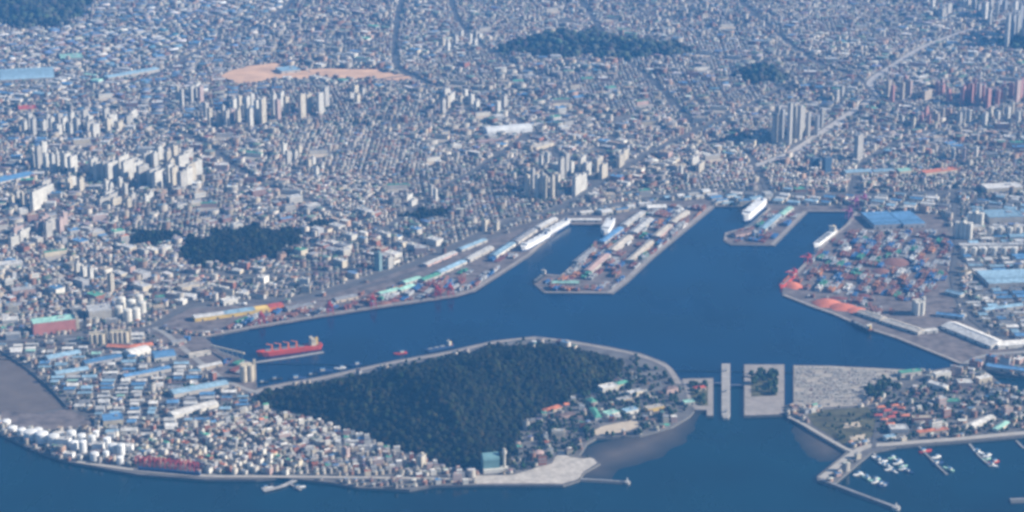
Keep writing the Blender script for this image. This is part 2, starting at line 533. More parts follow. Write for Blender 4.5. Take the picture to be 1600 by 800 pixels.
YARDS = [
    ('port_yard', [(235, 518), (318, 528), (342, 551), (384, 565), (397, 575), (401, 608), (380, 612), (300, 570)], yard_m),
    ('port_yard', [(300, 520), (400, 513.5), (500, 496.5), (610, 479.5), (713, 464.5), (741, 456.5), (768, 439), (828, 399), (884, 351), (945, 352), (950, 338), (900, 336), (850, 345), (700, 398), (560, 447), (480, 472), (300, 482), (250, 505)], yard_m),
    ('pier_deck', [(948, 353), (950, 370), (918, 394), (876, 431), (849, 429), (833, 442), (851, 457), (956, 458), (981, 439), (1021, 401), (1116, 324), (1105, 312), (1040, 315), (960, 338)], yard_m),
    ('pier_deck', [(1203, 325), (1181, 352), (1134, 365), (1132, 376), (1143, 382), (1209, 383), (1261, 331), (1330, 330), (1330, 322), (1200, 321)], yard_m),
    ('port_yard', [(1333, 333), (1323, 351), (1296, 373), (1271, 398), (1225, 445), (1224, 461), (1266, 478), (1301, 490), (1351, 512), (1401, 528), (1481, 560), (1505, 568), (1600, 555), (1500, 500), (1480, 440), (1490, 380), (1470, 335)], yard_m),
    ('lock_apron', [(1066, 592), (1114, 592), (1114, 649), (1105, 649), (1104, 640), (1086, 640), (1075, 625)], apron_m),
    ('lock_apron', [(1163.5, 570), (1225, 570), (1225, 647), (1163.5, 649)], apron_m),
    ('lock_garden', [(1076, 598), (1106, 598), (1106, 634), (1090, 634), (1080, 622)], grass_m),
    ('lock_garden', [(1173, 584), (1214, 582), (1214, 618), (1174, 620)], grass_m),
    ('car_park', [(1240.5, 571.5), (1300, 572.5), (1400, 577.5), (1438, 580), (1380, 603), (1340, 634), (1270, 637), (1240.5, 632)], lot_m),
    ('park_grass', [(1262, 648), (1290, 640), (1355, 636), (1380, 655), (1372, 676), (1345, 690), (1318, 695), (1300, 682), (1270, 664)], grass_m),
    ('playing_field', [(1316, 662), (1342, 659), (1346, 667), (1318, 669)], sand_m),
    ('playing_field', [(1326, 682), (1352, 678), (1352, 687), (1332, 690)], sand_m),
    ('sandy_ground', [(930, 672), (945, 665), (975, 659), (995, 657), (998, 666), (975, 675), (938, 681), (929, 679)], sand_m),
    ('rubble_fill', [(742, 744), (800, 742), (862, 725), (874, 706), (880, 703), (886, 713), (905, 716), (924, 716), (934, 723), (912, 736), (904, 748), (880, 756), (745, 756)], pale_m),
    ('bare_soil_lot', [(345, 118), (365, 108), (400, 101), (440, 100), (450, 105), (470, 108), (460, 116), (440, 122), (410, 128), (380, 130), (355, 126)], soil_m),
    ('bare_soil_lot', [(480, 108), (590, 110), (600, 117), (540, 124), (490, 118)], soil_m),
    ('bare_soil_lot', [(452, 113), (478, 110), (496, 114), (492, 121), (470, 124), (455, 120)], soil_m),
    ('bare_soil_lot', [(598, 113), (632, 117), (650, 124), (620, 127), (590, 122)], soil_m),
    ('grey_spoil_flat', [(2, 642), (60, 647), (104, 640), (130, 650), (150, 668), (80, 672), (40, 668), (0, 660)], yard_m),
]
_k = 0
for nm, p, m_ in YARDS:
    _k += 1
    if nm in ('bare_soil_lot', 'sandy_ground', 'rubble_fill'):         # loose ground ends raggedly
        q_ = []
        for a_, b_ in zip(p, p[1:] + p[:1]):
            for t_ in (0, .33, .66):
                q_.append((a_[0] + (b_[0] - a_[0]) * t_ + RND.gauss(0, 2.2 if nm[0] == 'b' else .8), a_[1] + (b_[1] - a_[1]) * t_ + RND.gauss(0, 1.0 if nm[0] == 'b' else .5)))
        p = q_
    sheet(nm, W(p), LZ + .12 + .03 * _k, m_)
    mark(W(p), 1)
# ------------------------------------------------------------------ roads and railways (px polylines)
expressway_m = mat('expressway_concrete', (.50, .46, .42), rough=.9, var=0, mottled=.12)
ROADS = [
    ('main_road', [(-60, 540), (0, 536), (130, 526), (235, 511), (300, 478), (420, 470), (480, 464), (560, 440), (640, 415), (700, 389), (800, 345), (870, 327), (930, 290), (1000, 248), (1070, 212), (1140, 180), (1230, 135)], 26, road_m),
    ('quay_road', [(240, 512), (262, 524), (300, 556), (345, 590), (398, 612), (440, 606)], 18, paleroad_m),
    ('hill_road', [(402, 611), (440, 602), (500, 592), (550, 581), (620, 566), (700, 552), (770, 536), (835, 529), (890, 535), (950, 545), (1000, 556), (1038, 571), (1050, 583), (1060, 600)], 16, apron_m),
    ('expressway', [(1170, 262), (1232, 240), (1290, 203), (1330, 176), (1368, 152), (1372, 148)], 30, expressway_m),
    ('avenue', [(1368, 152), (1360, 128), (1395, 103), (1440, 75), (1500, 52), (1600, 20)], 30, expressway_m),
    ('avenue', [(870, 327), (950, 322), (1040, 305), (1110, 297), (1200, 302), (1330, 305), (1470, 300), (1640, 296)], 26, road_m),
    ('avenue', [(205, 190), (270, 205), (330, 232), (365, 262), (420, 290), (520, 330), (600, 360), (690, 392)], 18, road_m),
    ('avenue', [(630, -10), (620, 30), (616, 70), (619, 100), (640, 118), (680, 135), (760, 160), (830, 205), (870, 245), (930, 290)], 18, road_m),
    ('avenue', [(895, -20), (910, 5), (935, 45), (960, 80), (1010, 120), (1060, 170), (1085, 205)], 18, road_m),
    ('avenue', [(1145, -10), (1175, 20), (1215, 55), (1270, 95), (1340, 125), (1368, 152)], 18, road_m),
    ('avenue', [(-40, 175), (100, 150), (220, 125), (330, 70), (420, 30), (470, -10)], 18, road_m),
    ('avenue', [(-40, 262), (60, 245), (150, 232), (300, 215), (420, 170), (560, 130), (640, 118)], 14, road_m),
    ('avenue', [(-40, 345), (60, 335), (160, 315), (300, 312), (420, 290)], 14, road_m),
    ('avenue', [(-20, 420), (90, 412), (200, 420), (300, 430), (420, 430), (520, 425), (600, 418)], 18, road_m),
    ('avenue', [(420, 290), (520, 240), (640, 195), (760, 160)], 14, road_m),
    ('avenue', [(600, 360), (680, 300), (760, 255), (830, 205)], 14, road_m),
    ('avenue', [(1085, 205), (1160, 235), (1180, 262), (1200, 302)], 14, road_m),
    ('avenue', [(1330, 305), (1350, 255), (1420, 215), (1500, 200), (1620, 210)], 18, road_m),
    ('avenue', [(1368, 152), (1450, 172), (1540, 180), (1620, 178)], 14, road_m),
    ('avenue', [(700, -20), (720, 40), (790, 95), (900, 130), (1010, 120)], 14, road_m),
    ('railway', [(560, 452), (640, 428), (700, 404), (760, 372), (850, 344), (900, 331)], 20, mat('railway_ballast', (.13, .115, .11), var=0, mottled=.25)),
    ('seaside_road', [(1232, 652), (1250, 660), (1325, 703), (1345, 702)], 12, seared_m),
    ('promenade', [(1284, 748), (1345, 702), (1400, 694), (1500, 686), (1600, 677), (1700, 672)], 20, seared_m),
    ('seaside_road', [(120, 722), (215, 735), (320, 744), (400, 745), (520, 746), (660, 748), (742, 750)], 12, seared_m),
    ('village_road', [(1365, 700), (1372, 660), (1385, 625), (1450, 588), (1500, 575)], 12, road_m),
    ('village_road', [(1372, 660), (1450, 650), (1520, 640), (1620, 645)], 10, road_m),
    ('harbour_access_road', [(1500, 575), (1540, 556), (1640, 548)], 18, paleroad_m),
    ('harbour_access_road', [(1490, 300), (1495, 380), (1490, 440), (1520, 500), (1600, 545)], 18, road_m),
]
rz_ = LZ + .74
for nm, p, w_, m_ in ROADS:
    rz_ += .02
    ribbon(nm, smooth_line(W(p)), w_, rz_, m_)

# pale concrete aprons along the basin quays
_i0, _i1 = LAND_PX.index((402, 606)), LAND_PX.index((1503, 571))
def inset(pts, d_):
    out = []
    n_ = len(pts)
    for i in range(n_):
        a = pts[max(0, i - 1)]; b = pts[min(n_ - 1, i + 1)]
        dx, dy = b[0] - a[0], b[1] - a[1]; l = math.hypot(dx, dy)
        out.append((pts[i][0] - dy / l * d_, pts[i][1] + dx / l * d_))
    return out
def apron(p0, p1, d_, w_):
    global rz_
    i, j = LAND_PX.index(p0), LAND_PX.index(p1)
    rz_ += .015
    ribbon('quay_apron', inset(W(LAND_PX[i:j + 1]), d_), w_, rz_, apron_m, block=False)
for _a, _b, _d, _w in (((320, 527), (742, 455), 8, 13), ((742, 455), (885, 350), 8, 12), ((917, 394), (848, 428), 8, 12), ((850, 458), (957, 459), 7, 10), ((957, 459), (1117, 323), 11, 18), ((1200, 325), (1130, 376), 7, 10), ((1210, 384), (1262, 331), 9, 14),
                       ((1335, 331), (1223, 445), 8, 12), ((1222, 462), (1503, 571), 8, 13), ((885, 350), (947, 351), 6, 9), ((1117, 323), (1162, 323), 6, 9), ((1262, 331), (1335, 331), 6, 9)):
    apron(_a, _b, _d, _w)

# ------------------------------------------------------------------ wooded hills
hill_m = mat('hill_soil', (.02, .025, .016), rough=1, var=0, mottled=.3)
leaf_m = mat('dark_evergreen_foliage', (.030, .052, .030), rough=.9, var=0, mottled=.35, scale=.02, spec=.1, attr='tint')
leaf_o = mat('tree_foliage', (.035, .06, .03), rough=.9, var=.3, mottled=.3, scale=.2, spec=.1)

def ico(seed, half=True):
    r_ = random.Random(seed)
    t = (1 + 5 ** .5) / 2
    v = [Vector(p).normalized() for p in [(-1, t, 0), (1, t, 0), (-1, -t, 0), (1, -t, 0), (0, -1, t), (0, 1, t), (0, -1, -t), (0, 1, -t), (t, 0, -1), (t, 0, 1), (-t, 0, -1), (-t, 0, 1)]]
    f = [(0, 11, 5), (0, 5, 1), (0, 1, 7), (0, 7, 10), (0, 10, 11), (1, 5, 9), (5, 11, 4), (11, 10, 2), (10, 7, 6), (7, 1, 8), (3, 9, 4), (3, 4, 2), (3, 2, 6), (3, 6, 8), (3, 8, 9), (4, 9, 5), (2, 4, 11), (6, 2, 10), (8, 6, 7), (9, 8, 1)]
    cache = {}
    def mid(a, b):
        k = (min(a, b), max(a, b))
        if k not in cache:
            v.append(((v[a] + v[b]) / 2).normalized()); cache[k] = len(v) - 1
        return cache[k]
    g = []
    for a, b, c in f:
        x, y, z = mid(a, b), mid(b, c), mid(c, a)
        g += [(a, x, z), (b, y, x), (c, z, y), (x, y, z)]
    vv = [p * (1 + r_.uniform(-.28, .22)) for p in v]
    if half:
        g = [q for q in g if sum(v[i].z for i in q) / 3 > -.45]
    return np.array([[p.x, p.y, p.z] for p in vv]), np.array(g)

CROWNS = [ico(s) for s in range(6)]

def scatter_crowns(name, pts, label, cat, tint=(.018, .020, .008)):
    """pts: n x 4 (x, y, z of crown centre, radius): one joined mass of crowns"""
    V = []; F = []; T = []
    off = 0
    for k, (cv, cf) in enumerate(CROWNS):
        p = pts[k::6]
        n = len(p)
        if not n:
            continue
        a = NR.uniform(0, 6.28, n)
        c, s = np.cos(a), np.sin(a)
        x = cv[None, :, 0] * c[:, None] - cv[None, :, 1] * s[:, None]
        y = cv[None, :, 0] * s[:, None] + cv[None, :, 1] * c[:, None]
        z = np.repeat(cv[None, :, 2], n, 0) * NR.uniform(.85, 1.3, n)[:, None]
        v = np.stack([x * p[:, 3, None] + p[:, 0, None], y * p[:, 3, None] + p[:, 1, None], z * p[:, 3, None] + p[:, 2, None]], -1)
        V.append(v.reshape(-1, 3))
        F.append((cf[None] + (np.arange(n) * len(cv))[:, None, None] + off).reshape(-1, 3))
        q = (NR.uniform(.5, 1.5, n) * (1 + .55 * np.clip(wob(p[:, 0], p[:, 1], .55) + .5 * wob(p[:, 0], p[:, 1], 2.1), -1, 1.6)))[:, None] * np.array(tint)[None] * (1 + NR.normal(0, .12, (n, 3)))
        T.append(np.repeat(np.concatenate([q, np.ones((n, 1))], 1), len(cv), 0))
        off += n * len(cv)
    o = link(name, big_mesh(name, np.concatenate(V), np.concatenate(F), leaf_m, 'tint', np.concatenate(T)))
    o['kind'] = 'stuff'; o['label'] = label; o['category'] = cat
    return o

def big_mesh(name, v, f, material, attr=None, col=None):
    me = bpy.data.meshes.new(name)
    k = f.shape[1]
    me.vertices.add(len(v)); me.vertices.foreach_set('co', v.astype(np.float32).ravel())
    me.loops.add(f.size); me.loops.foreach_set('vertex_index', f.astype(np.int32).ravel())
    me.polygons.add(len(f))
    me.polygons.foreach_set('loop_start', np.arange(0, f.size, k, dtype=np.int32))
    me.polygons.foreach_set('loop_total', np.full(len(f), k, np.int32))
    me.materials.append(material)
    if attr:
        a = me.attributes.new(attr, 'FLOAT_COLOR', 'POINT')
        a.data.foreach_set('color', col.astype(np.float32).ravel())
    me.update(calc_edges=True)
    return me

def hill(poly_px, H, dmax, spacing, crown, label, rough=9.0, holes=(), tint=(.018, .020, .008), fill=1.0):
    poly = W(poly_px)
    if rough:                                              # woods end unevenly
        q = []
        for (x1, y1), (x2, y2) in zip(poly, poly[1:] + poly[:1]):
            k = max(1, int(math.hypot(x2 - x1, y2 - y1) / 22))
            for i in range(k):
                q.append((x1 + (x2 - x1) * i / k + NR.normal(0, rough), y1 + (y2 - y1) * i / k + NR.normal(0, rough * 1.6)))
        poly = q
    xs = [p[0] for p in poly]; ys = [p[1] for p in poly]
    st = max(12.0, spacing)
    nx = int((max(xs) - min(xs)) / st) + 2; ny = int((max(ys) - min(ys)) / st) + 2
    gx, gy = np.meshgrid(np.linspace(min(xs) - st, max(xs) + st, nx), np.linspace(min(ys) - st, max(ys) + st, ny))
    def height(x, y):
        d = np.where(inside(poly, x, y), seg_dist(poly, x, y), 0)
        t = np.clip(d / dmax, 0, 1)
        return H * (t * t * (3 - 2 * t)) ** .8 * (.86 + .26 * wob(x, y, .62))
    z = height(gx, gy) + LZ - .6
    v = np.stack([gx, gy, z], -1).reshape(-1, 3)
    j, i = np.meshgrid(np.arange(ny - 1), np.arange(nx - 1), indexing='ij')
    f = np.stack([j * nx + i, j * nx + i + 1, (j + 1) * nx + i + 1, (j + 1) * nx + i], -1).reshape(-1, 4)
    f = f[(v[f][:, :, 2] > LZ - .5).any(1)]
    structure(link('wooded_hill', big_mesh('wooded_hill', v, f, hill_m)))
    px_ = np.arange(min(xs), max(xs), spacing); py_ = np.arange(min(ys), max(ys), spacing)
    tx, ty = np.meshgrid(px_, py_)
    tx = (tx + NR.uniform(-.5, .5, tx.shape) * spacing).ravel(); ty = (ty + NR.uniform(-.5, .5, ty.shape) * spacing).ravel()
    ok = inside(poly, tx, ty)
    ok &= (seg_dist(poly, tx, ty) > 2) & (wob(tx, ty, 2.2) > -1.02)
    ok &= NR.random(len(tx)) < fill
    for h in holes:
        ok &= seg_dist(W(h[0]), tx, ty, False) > h[1]
    tx, ty = tx[ok], ty[ok]
    r = crown * (.55 + NR.gamma(2.2, .24, len(tx))).clip(.5, 2.0)
    pts = np.stack([tx, ty, height(tx, ty) + LZ + r * .7, r], -1)
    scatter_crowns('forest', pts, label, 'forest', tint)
    mark(poly, 1)
    return height

WOLMI = [(412, 614), (440, 612), (500, 600), (560, 590), (620, 578), (700, 562), (770, 545), (835, 541), (890, 549), (940, 557), (968, 567), (974, 578), (940, 604), (905, 618), (860, 640), (820, 662), (806, 690),
         (800, 712), (790, 727), (745, 733), (690, 730), (662, 716), (600, 694), (540, 674), (490, 655), (440, 645), (405, 628)]
wolmi_h = hill(WOLMI, 92, 300, 7.5, 5.2, 'dark forest covering the big hill between the basin and the open sea',
               rough=3.0, holes=[([(430, 622), (520, 610), (600, 600)], 9), ([(420, 632), (470, 622), (540, 612)], 15), ([(425, 640), (480, 648), (520, 655)], 12), ([(724, 672), (745, 673)], 9), ([(820, 660), (870, 632), (930, 600)], 4), ([(834, 566), (836, 600)], 5), ([(520, 622), (600, 632), (680, 640), (740, 672)], 3.5), ([(740, 672), (800, 640), (834, 600)], 3.5), ([(640, 585), (700, 600), (760, 598), (834, 600)], 3.5)])
park_h = hill([(270, 398), (300, 388), (290, 376), (325, 372), (335, 360), (370, 364), (395, 353), (430, 362), (470, 360), (458, 374), (480, 380), (440, 388), (452, 400), (405, 402), (385, 414), (350, 405), (320, 414)], 38, 130, 8, 5.5, 'dark woods on the rounded knoll amid the old city', rough=15.0, fill=.8)
hill([(196, 372), (222, 360), (250, 366), (272, 358), (284, 368), (255, 378), (215, 383)], 8, 60, 9, 5, 'ragged dark grove left of the knoll woods', rough=14.0, fill=.6)
hill([(480, 352), (500, 346), (520, 352), (505, 360)], 4, 60, 9, 5, 'small dark grove right of the knoll woods', rough=10.0, fill=.6)
hill([(625, 335), (660, 328), (700, 322), (712, 330), (670, 342), (640, 345)], 4, 60, 9, 5, 'ragged dark grove between old city and railway', rough=12.0, fill=.55)
hill([(785, 72), (810, 62), (850, 55), (905, 54), (960, 62), (1020, 68), (1068, 74), (1078, 84), (1040, 90), (980, 92), (900, 90), (830, 86), (795, 82)], 55, 260, 15, 10, 'long wooded hill in the far city, hazy blue', rough=22.0, tint=(.062, .066, .048), fill=.8)  # far woods from here: lighter crown tint, some distance haze put into the colour
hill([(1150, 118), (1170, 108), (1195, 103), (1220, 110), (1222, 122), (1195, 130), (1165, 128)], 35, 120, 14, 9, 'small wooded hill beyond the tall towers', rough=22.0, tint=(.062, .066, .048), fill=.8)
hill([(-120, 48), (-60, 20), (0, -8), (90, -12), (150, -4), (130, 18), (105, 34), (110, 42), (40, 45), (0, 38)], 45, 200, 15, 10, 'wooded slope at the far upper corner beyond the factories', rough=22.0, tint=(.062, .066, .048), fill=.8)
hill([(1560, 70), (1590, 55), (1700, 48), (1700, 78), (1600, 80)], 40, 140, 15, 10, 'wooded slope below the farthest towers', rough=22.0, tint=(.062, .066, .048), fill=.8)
# ------------------------------------------------------------------ builders
SH_N = [0]
def apartment(x, y, L, dep, h, phi, wall, label, cat='apartment block', name='apartment_block', glassy=False, roof='roofgrey'):
    rz = phi + math.pi / 2
    o = empty(name, x, y, LZ, rz)
    wl_ = part('wall', 'box', wall, o, (0, 0, 0), (L, dep, h))
    rp_ = part('roof_parapet', 'tray', roof, o, (0, 0, h), (L + .6, dep + .6, 1.6))
    part('lift_room', 'box', wall, rp_, (L * .18 * RND.choice((-1, 1)), 0, h + .6), (min(8, L * .4), min(6, dep * .5), 4.6))
    k = max(1, min(6, int(L / 8)))
    for i in range(k):
        part('window_strip', 'box', 'blueglass' if glassy else 'steel', wl_, ((i + .5) / k * L - L / 2, -dep / 2 - .15, 2.5), (L / k * .26, .5, h - 4.5))
    part('window_strip', 'box', 'steel', wl_, (-L / 2 - .15, 0, 2.5), (.5, dep * .22, h - 4.5))
    part('stair_tower', 'box', wall, o, (L * .12, dep / 2 + 1.0, 0), (min(5, L * .3), 2.2, h + 2.2))
    reg(o, label, cat, x, y)
    mark(rect(x, y, L / 2 + 8, dep / 2 + 10, rz))
    return o

def cluster(base, items, phi=-28, walls=('white', 'cream', 'pale', 'white'), jit=9, dep=12, roof='roofgrey', **kw):
    if len(items) > 3:                                     # estates are two rows deep
        items = list(items) + [(px + RND.choice((-1, 1)) * RND.uniform(6, 10), py - RND.uniform(6, 12), hpx * RND.uniform(.75, 1), wpx) for (px, py, hpx, wpx) in items]
    for k_, (px, py, hpx, wpx) in enumerate(items):
        if k_ and hand_occ([G(px, py - 2)[0]], [G(px, py - 2)[1]])[0]:
            continue
        x, y = G(px, py)
        m = MPP(px, py)
        ph = math.radians(phi + RND.uniform(-jit, jit))
        ux, nx_ = abs(math.sin(ph)), abs(math.cos(ph))
        L = max(15.0, (1.2 * wpx * m - dep * nx_) / max(ux, .3))
        L = min(L, 62)
        h = hpx * m / math.cos(math.atan2(CAM_H, y)) * .97
        # the pixel marks the foot of the near edge: step back by half the footprint
        y += (L * nx_ + dep * ux) * .5
        wl = RND.choice(walls)
        lab = base
        for c_ in ('pale ', 'white ', 'cream ', 'pinkish '):
            if lab.startswith(c_) and len(set(walls)) > 1:
                lab = lab[len(c_):]
        if len(set(walls)) > 1:
            lab = {'greywall': 'grey', 'rose': 'pinkish', 'salmon': 'reddish'}.get(wl, wl) + ' ' + lab
        apartment(x, y, L, dep + RND.uniform(-1, 2), h, ph, wl, lab, roof=roof, **kw)

def shed_at(cx, cy, L, D, h, rz, roof, wall, label, style='gable', cat='warehouse', name='warehouse', doors=2, z=LZ):
    o = empty(name, cx, cy, z, rz)
    wl_ = part('wall', 'box', wall, o, (0, 0, 0), (L, D, h))
    if style == 'gable':
        rh = max(1.5, D * .13)
        rf_ = part('roof', 'gable', roof, o, (0, 0, h), (L + 1.0, D + 1.2, rh))
        part('ridge_vent', 'box', roof, rf_, (0, 0, h + rh - .5), (L * .82, 1.8, 1.4))
    elif style == 'vault':
        rh = max(2.0, D * .2)
        part('roof', 'vault', roof, o, (0, 0, h), (L + .8, D + .8, rh))
    elif style == 'multi':
        n = max(2, int(D / 18))
        for i in range(n):
            part('roof', 'gable', roof, o, (0, (i + .5) / n * D - D / 2, h), (L + .8, D / n, D / n * .16))
    elif style == 'hip':
        part('roof', 'hip', roof, o, (0, 0, h), (L + 1, D + 1, max(2, D * .2)))
    else:
        rf_ = part('roof', 'tray', roof, o, (0, 0, h), (L + .5, D + .5, 1.4))
        part('roof_plant', 'box', 'greywall', rf_, (L * .2, D * .1, h + .4), (L * .16, D * .2, 2.6))
    for i in range(doors):
        part('loading_door', 'box', 'dark', wl_, ((i + .5) / doors * L - L / 2, -D / 2 - .1, 0), (min(6, L / doors * .4), .4, min(h * .65, 6)))
    reg(o, label, cat, cx, cy)
    mark(rect(cx, cy, L / 2 + 3, D / 2 + 3, rz))
    return o

def shed(x0, y0, x1, y1, depth, h, roof, wall, label, style='gable', **kw):
    """near edge on the ground from one pixel to another; the building lies behind it"""
    a, b = G(x0, y0), G(x1, y1)
    rz = math.atan2(b[1] - a[1], b[0] - a[0])
    L = math.hypot(b[0] - a[0], b[1] - a[1])
    cx = (a[0] + b[0]) / 2 - math.sin(rz) * depth / 2
    cy = (a[1] + b[1]) / 2 + math.cos(rz) * depth / 2
    return shed_at(cx, cy, L, depth, h, rz, roof, wall, label, style, **kw)

def silo_bank(px, py, n, rows, d, h, wall, label, rz=0.3, head=True, name='silo_bank', cat='silos'):
    x, y = G(px, py)
    o = empty(name, x, y, LZ, rz)
    for i in range(n):
        for j in range(rows):
            part('silo', 'cyl', wall, o, ((i - (n - 1) / 2) * d, (j - (rows - 1) / 2) * d, 0), (d * .98, d * .98, h))
    if head:
        part('conveyor_gallery', 'box', wall, o, (0, 0, h), (n * d * .94, min(6, d * .6), 4.5))
        part('elevator_tower', 'box', wall, o, (n * d / 2 + 3.5, 0, 0), (7, min(9, rows * d * .8), h + 11))
    reg(o, label, cat, x, y)
    mark(rect(x, y, n * d / 2 + 6, rows * d / 2 + 4, rz))
    return o

def tank(px, py, d, h, wall, label, top='dome', z=LZ):
    x, y = G(px, py)
    o = empty('storage_tank', x, y, z)
    part('shell', 'cyl', wall, o, (0, 0, 0), (d, d, h))
    part('tank_roof', 'dome' if top == 'dome' else 'cone', wall, o, (0, 0, h), (d * 1.01, d * 1.01, d * (.16 if top == 'dome' else .22)))
    part('stair', 'box', 'steel', o, (d / 2 + .5, 0, 0), (1.2, 2.5, h))
    reg(o, label, 'tank', x, y)
    mark(rect(x, y, d / 2 + 3, d / 2 + 3, 0))
    return o

def heap(px, py, L, D, h, m, label, rz=0.0, cat='stockpile', name='stockpile'):
    x, y = G(px, py)
    o = link(name, unit_mesh('pile', mt(m)), None, (x, y, LZ + .6), rz, (L, D, h))
    reg(o, label, cat, x, y)
    mark(rect(x, y, L / 2, D / 2, rz))
    return o

def hull_mesh(L, B, z0, z1, bow=.22, stern=.06, sheer=1.5):
    """plan outline with pointed bow (at +x) and rounded stern; flared at the top"""
    def outline(k, b):
        p = [(-L / 2 * k, -b / 2 * .78), (-L / 2 * k + L * stern, -b / 2), (L / 2 * k - L * bow, -b / 2), (L / 2 * k - L * bow * .45, -b * .36), (L / 2 * k, 0)]
        return p + [(x, -y) for x, y in p[::-1][1:]]
    lo, hi = outline(.94, B * .86), outline(1, B)
    n = len(lo)
    def lift(x):
        return z1 + sheer * max(0, (x / (L / 2) - .5) * 2) ** 1.5
    v = [(x, y, z0) for x, y in lo] + [(x, y, lift(x)) for x, y in hi]
    f = [(i, (i + 1) % n, n + (i + 1) % n, n + i) for i in range(n)] + [tuple(range(n, 2 * n))]
    return v, f

def ship_base(p0, p1, zw, name):
    a, b = G(p0[0], p0[1], zw), G(p1[0], p1[1], zw)
    return empty(name, (a[0] + b[0]) / 2, (a[1] + b[1]) / 2, zw, math.atan2(b[1] - a[1], b[0] - a[0])), math.hypot(b[0] - a[0], b[1] - a[1])

def car_carrier(stern, bow, label, B=26, H=24, zw=BZ, hull='hullwhite', lower='hullblue'):
    o, L = ship_base(stern, bow, zw, 'car_carrier_ship')
    v, f = hull_mesh(L, B, -1, 6, .16, .03, 0)
    h = link('hull', mesh_from('hull', v, f, [mt(lower)]), o)
    v, f = hull_mesh(L * .985, B * 1.0, 6.02, H, .12, .02, 0)
    link('upper_hull', mesh_from('upper_hull', v, f, [mt(hull)]), o)
    br_ = part('bridge', 'box', hull, o, (L * .36, 0, H), (8, B * .96, 5)); part('bridge_window', 'box', 'glass', br_, (L * .36 + 4.0, 0, H + 2.2), (.5, B * .9, 1.4))
    part('funnel', 'box', 'hullblue', o, (-L * .36, B * .15, H), (8, 6, 8))
    part('stern_ramp', 'box', 'steel', o, (-L * .5 - .6, 0, 4), (1.5, B * .5, H * .55))
    for k in (-.2, 0, .2):
        part('deck_vent', 'box', 'deckgrey', o, (L * k, -B * .3, H), (5, 3, 2.2))
    reg(o, label, 'ship')
    return o

def bulk_carrier(stern, bow, label, B=28, zw=BZ, hull='hullred', cranes=True, deck='deckred', top='white'):
    o, L = ship_base(stern, bow, zw, 'bulk_carrier_ship')
    fb = max(4, B * .42)
    v, f = hull_mesh(L, B, -1, fb, .16, .05, 2.5)
    link('hull', mesh_from('hull', v, f, [mt(hull)]), o)
    link('deck', mesh_from('deck', [(x * .97, y * .94, fb + .15) for x, y, z in v[len(v) // 2:]], [tuple(range(len(v) // 2))], [mt(deck)]), o)
    n = 5 if L > 110 else 3
    for i in range(n):
        x = -L * .24 + (i + .5) * L * .62 / n
        part('hatch_cover', 'box', 'deckgrey', o, (x, 0, fb), (L * .62 / n * .68, B * .58, 2.4))
        if cranes and i < n - 1:
            xc = -L * .24 + (i + 1) * L * .62 / n
            c = part('deck_crane', 'box', 'orange', o, (xc, 0, fb), (3.2, 3.2, B * .55))
            j = MB().bar((xc, 0, fb + B * .5), (xc + L * .09, B * .1, fb + B * .72), 1.0).build('crane_jib', mt('orange'), c)
    part('superstructure', 'box', top, o, (-L * .36, 0, fb), (L * .075, B * .84, B * .55))
    br_ = part('bridge', 'box', top, o, (-L * .35, 0, fb + B * .55), (L * .05, B * .98, 4))
    part('bridge_window', 'box', 'glass', br_, (-L * .35 + L * .025, 0, fb + B * .55 + 1.6), (.5, B * .9, 1.3))
    part('funnel', 'box', 'yellow', o, (-L * .42, 0, fb), (L * .035, B * .26, B * .68))
    part('mast', 'box', 'steel', br_, (-L * .35, 0, fb + B * .55 + 4), (1.2, 1.2, 8))
    part('forecastle', 'box', hull, o, (L * .41, 0, fb), (L * .06, B * .34, 3))
    reg(o, label, 'ship')
    return o

def small_boat(px, py, L, ang, hull, label, zw=0.0, cabin='white', name='fishing_boat', cat='boat'):
    x, y = G(px, py, zw)
    o = empty(name, x, y, zw, ang)
    B = L * .27
    v, f = hull_mesh(L, B, -.6, max(1.4, L * .09), .3, .06, L * .04)
    link('hull', mesh_from('hull', v, f, [mt(hull)]), o)
    d = max(1.4, L * .09)
    wh_ = part('wheelhouse', 'box', cabin, o, (-L * .15, 0, d), (L * .26, B * .62, L * .15))
    part('wheelhouse_roof', 'box', 'roofblue', wh_, (-L * .15, 0, d + L * .15), (L * .3, B * .7, .3))
    part('mast', 'box', 'steel', o, (L * .08, 0, d), (.35, .35, L * .32))
    reg(o, label, cat, x, y)
    return o

def gantry_crane(px, py, ang, label, color='cranered', H=34, reach=34):
    """rail-mounted quay crane: portal legs, girder, boom over the water, machinery house"""
    x, y = G(px, py)
    o = empty('quay_crane', x, y, LZ + .3, ang)
    g, w = 9.0, 8.0
    m = mt(color)
    for sx in (-1, 1):
        for sy in (-1, 1):
            MB().bar((sx * w, sy * g, 0), (sx * w * .8, sy * g * .8, H * .72), 1.15).build('leg', m, o)
    for sy in (-1, 1):
        MB().bar((-w * .9, sy * g * .9, H * .3), (w * .9, sy * g * .9, H * .3), .8).build('sill_beam', m, o)
    part('portal_deck', 'box', m, o, (0, 0, H * .7), (w * 2, g * 2, 2.2))
    part('machinery_house', 'box', m, o, (0, g * .6, H * .7 + 2.2), (9, 10, 7))
    for s in (-1, 1):
        MB().bar((s * 2.5, g, H * .74), (s * 1.2, -reach, H * .95), 1.0).build('boom', m, o)
        MB().bar((s * 2.5, 0, H * .74), (0, 2, H * 1.25), .8).build('mast', m, o)
    MB().bar((0, 2, H * 1.24), (0, -reach * .8, H * .94), .5).build('stay', m, o)
    reg(o, label, 'crane', x, y)
    mark(rect(x, y, 12, 12, ang))
    return o

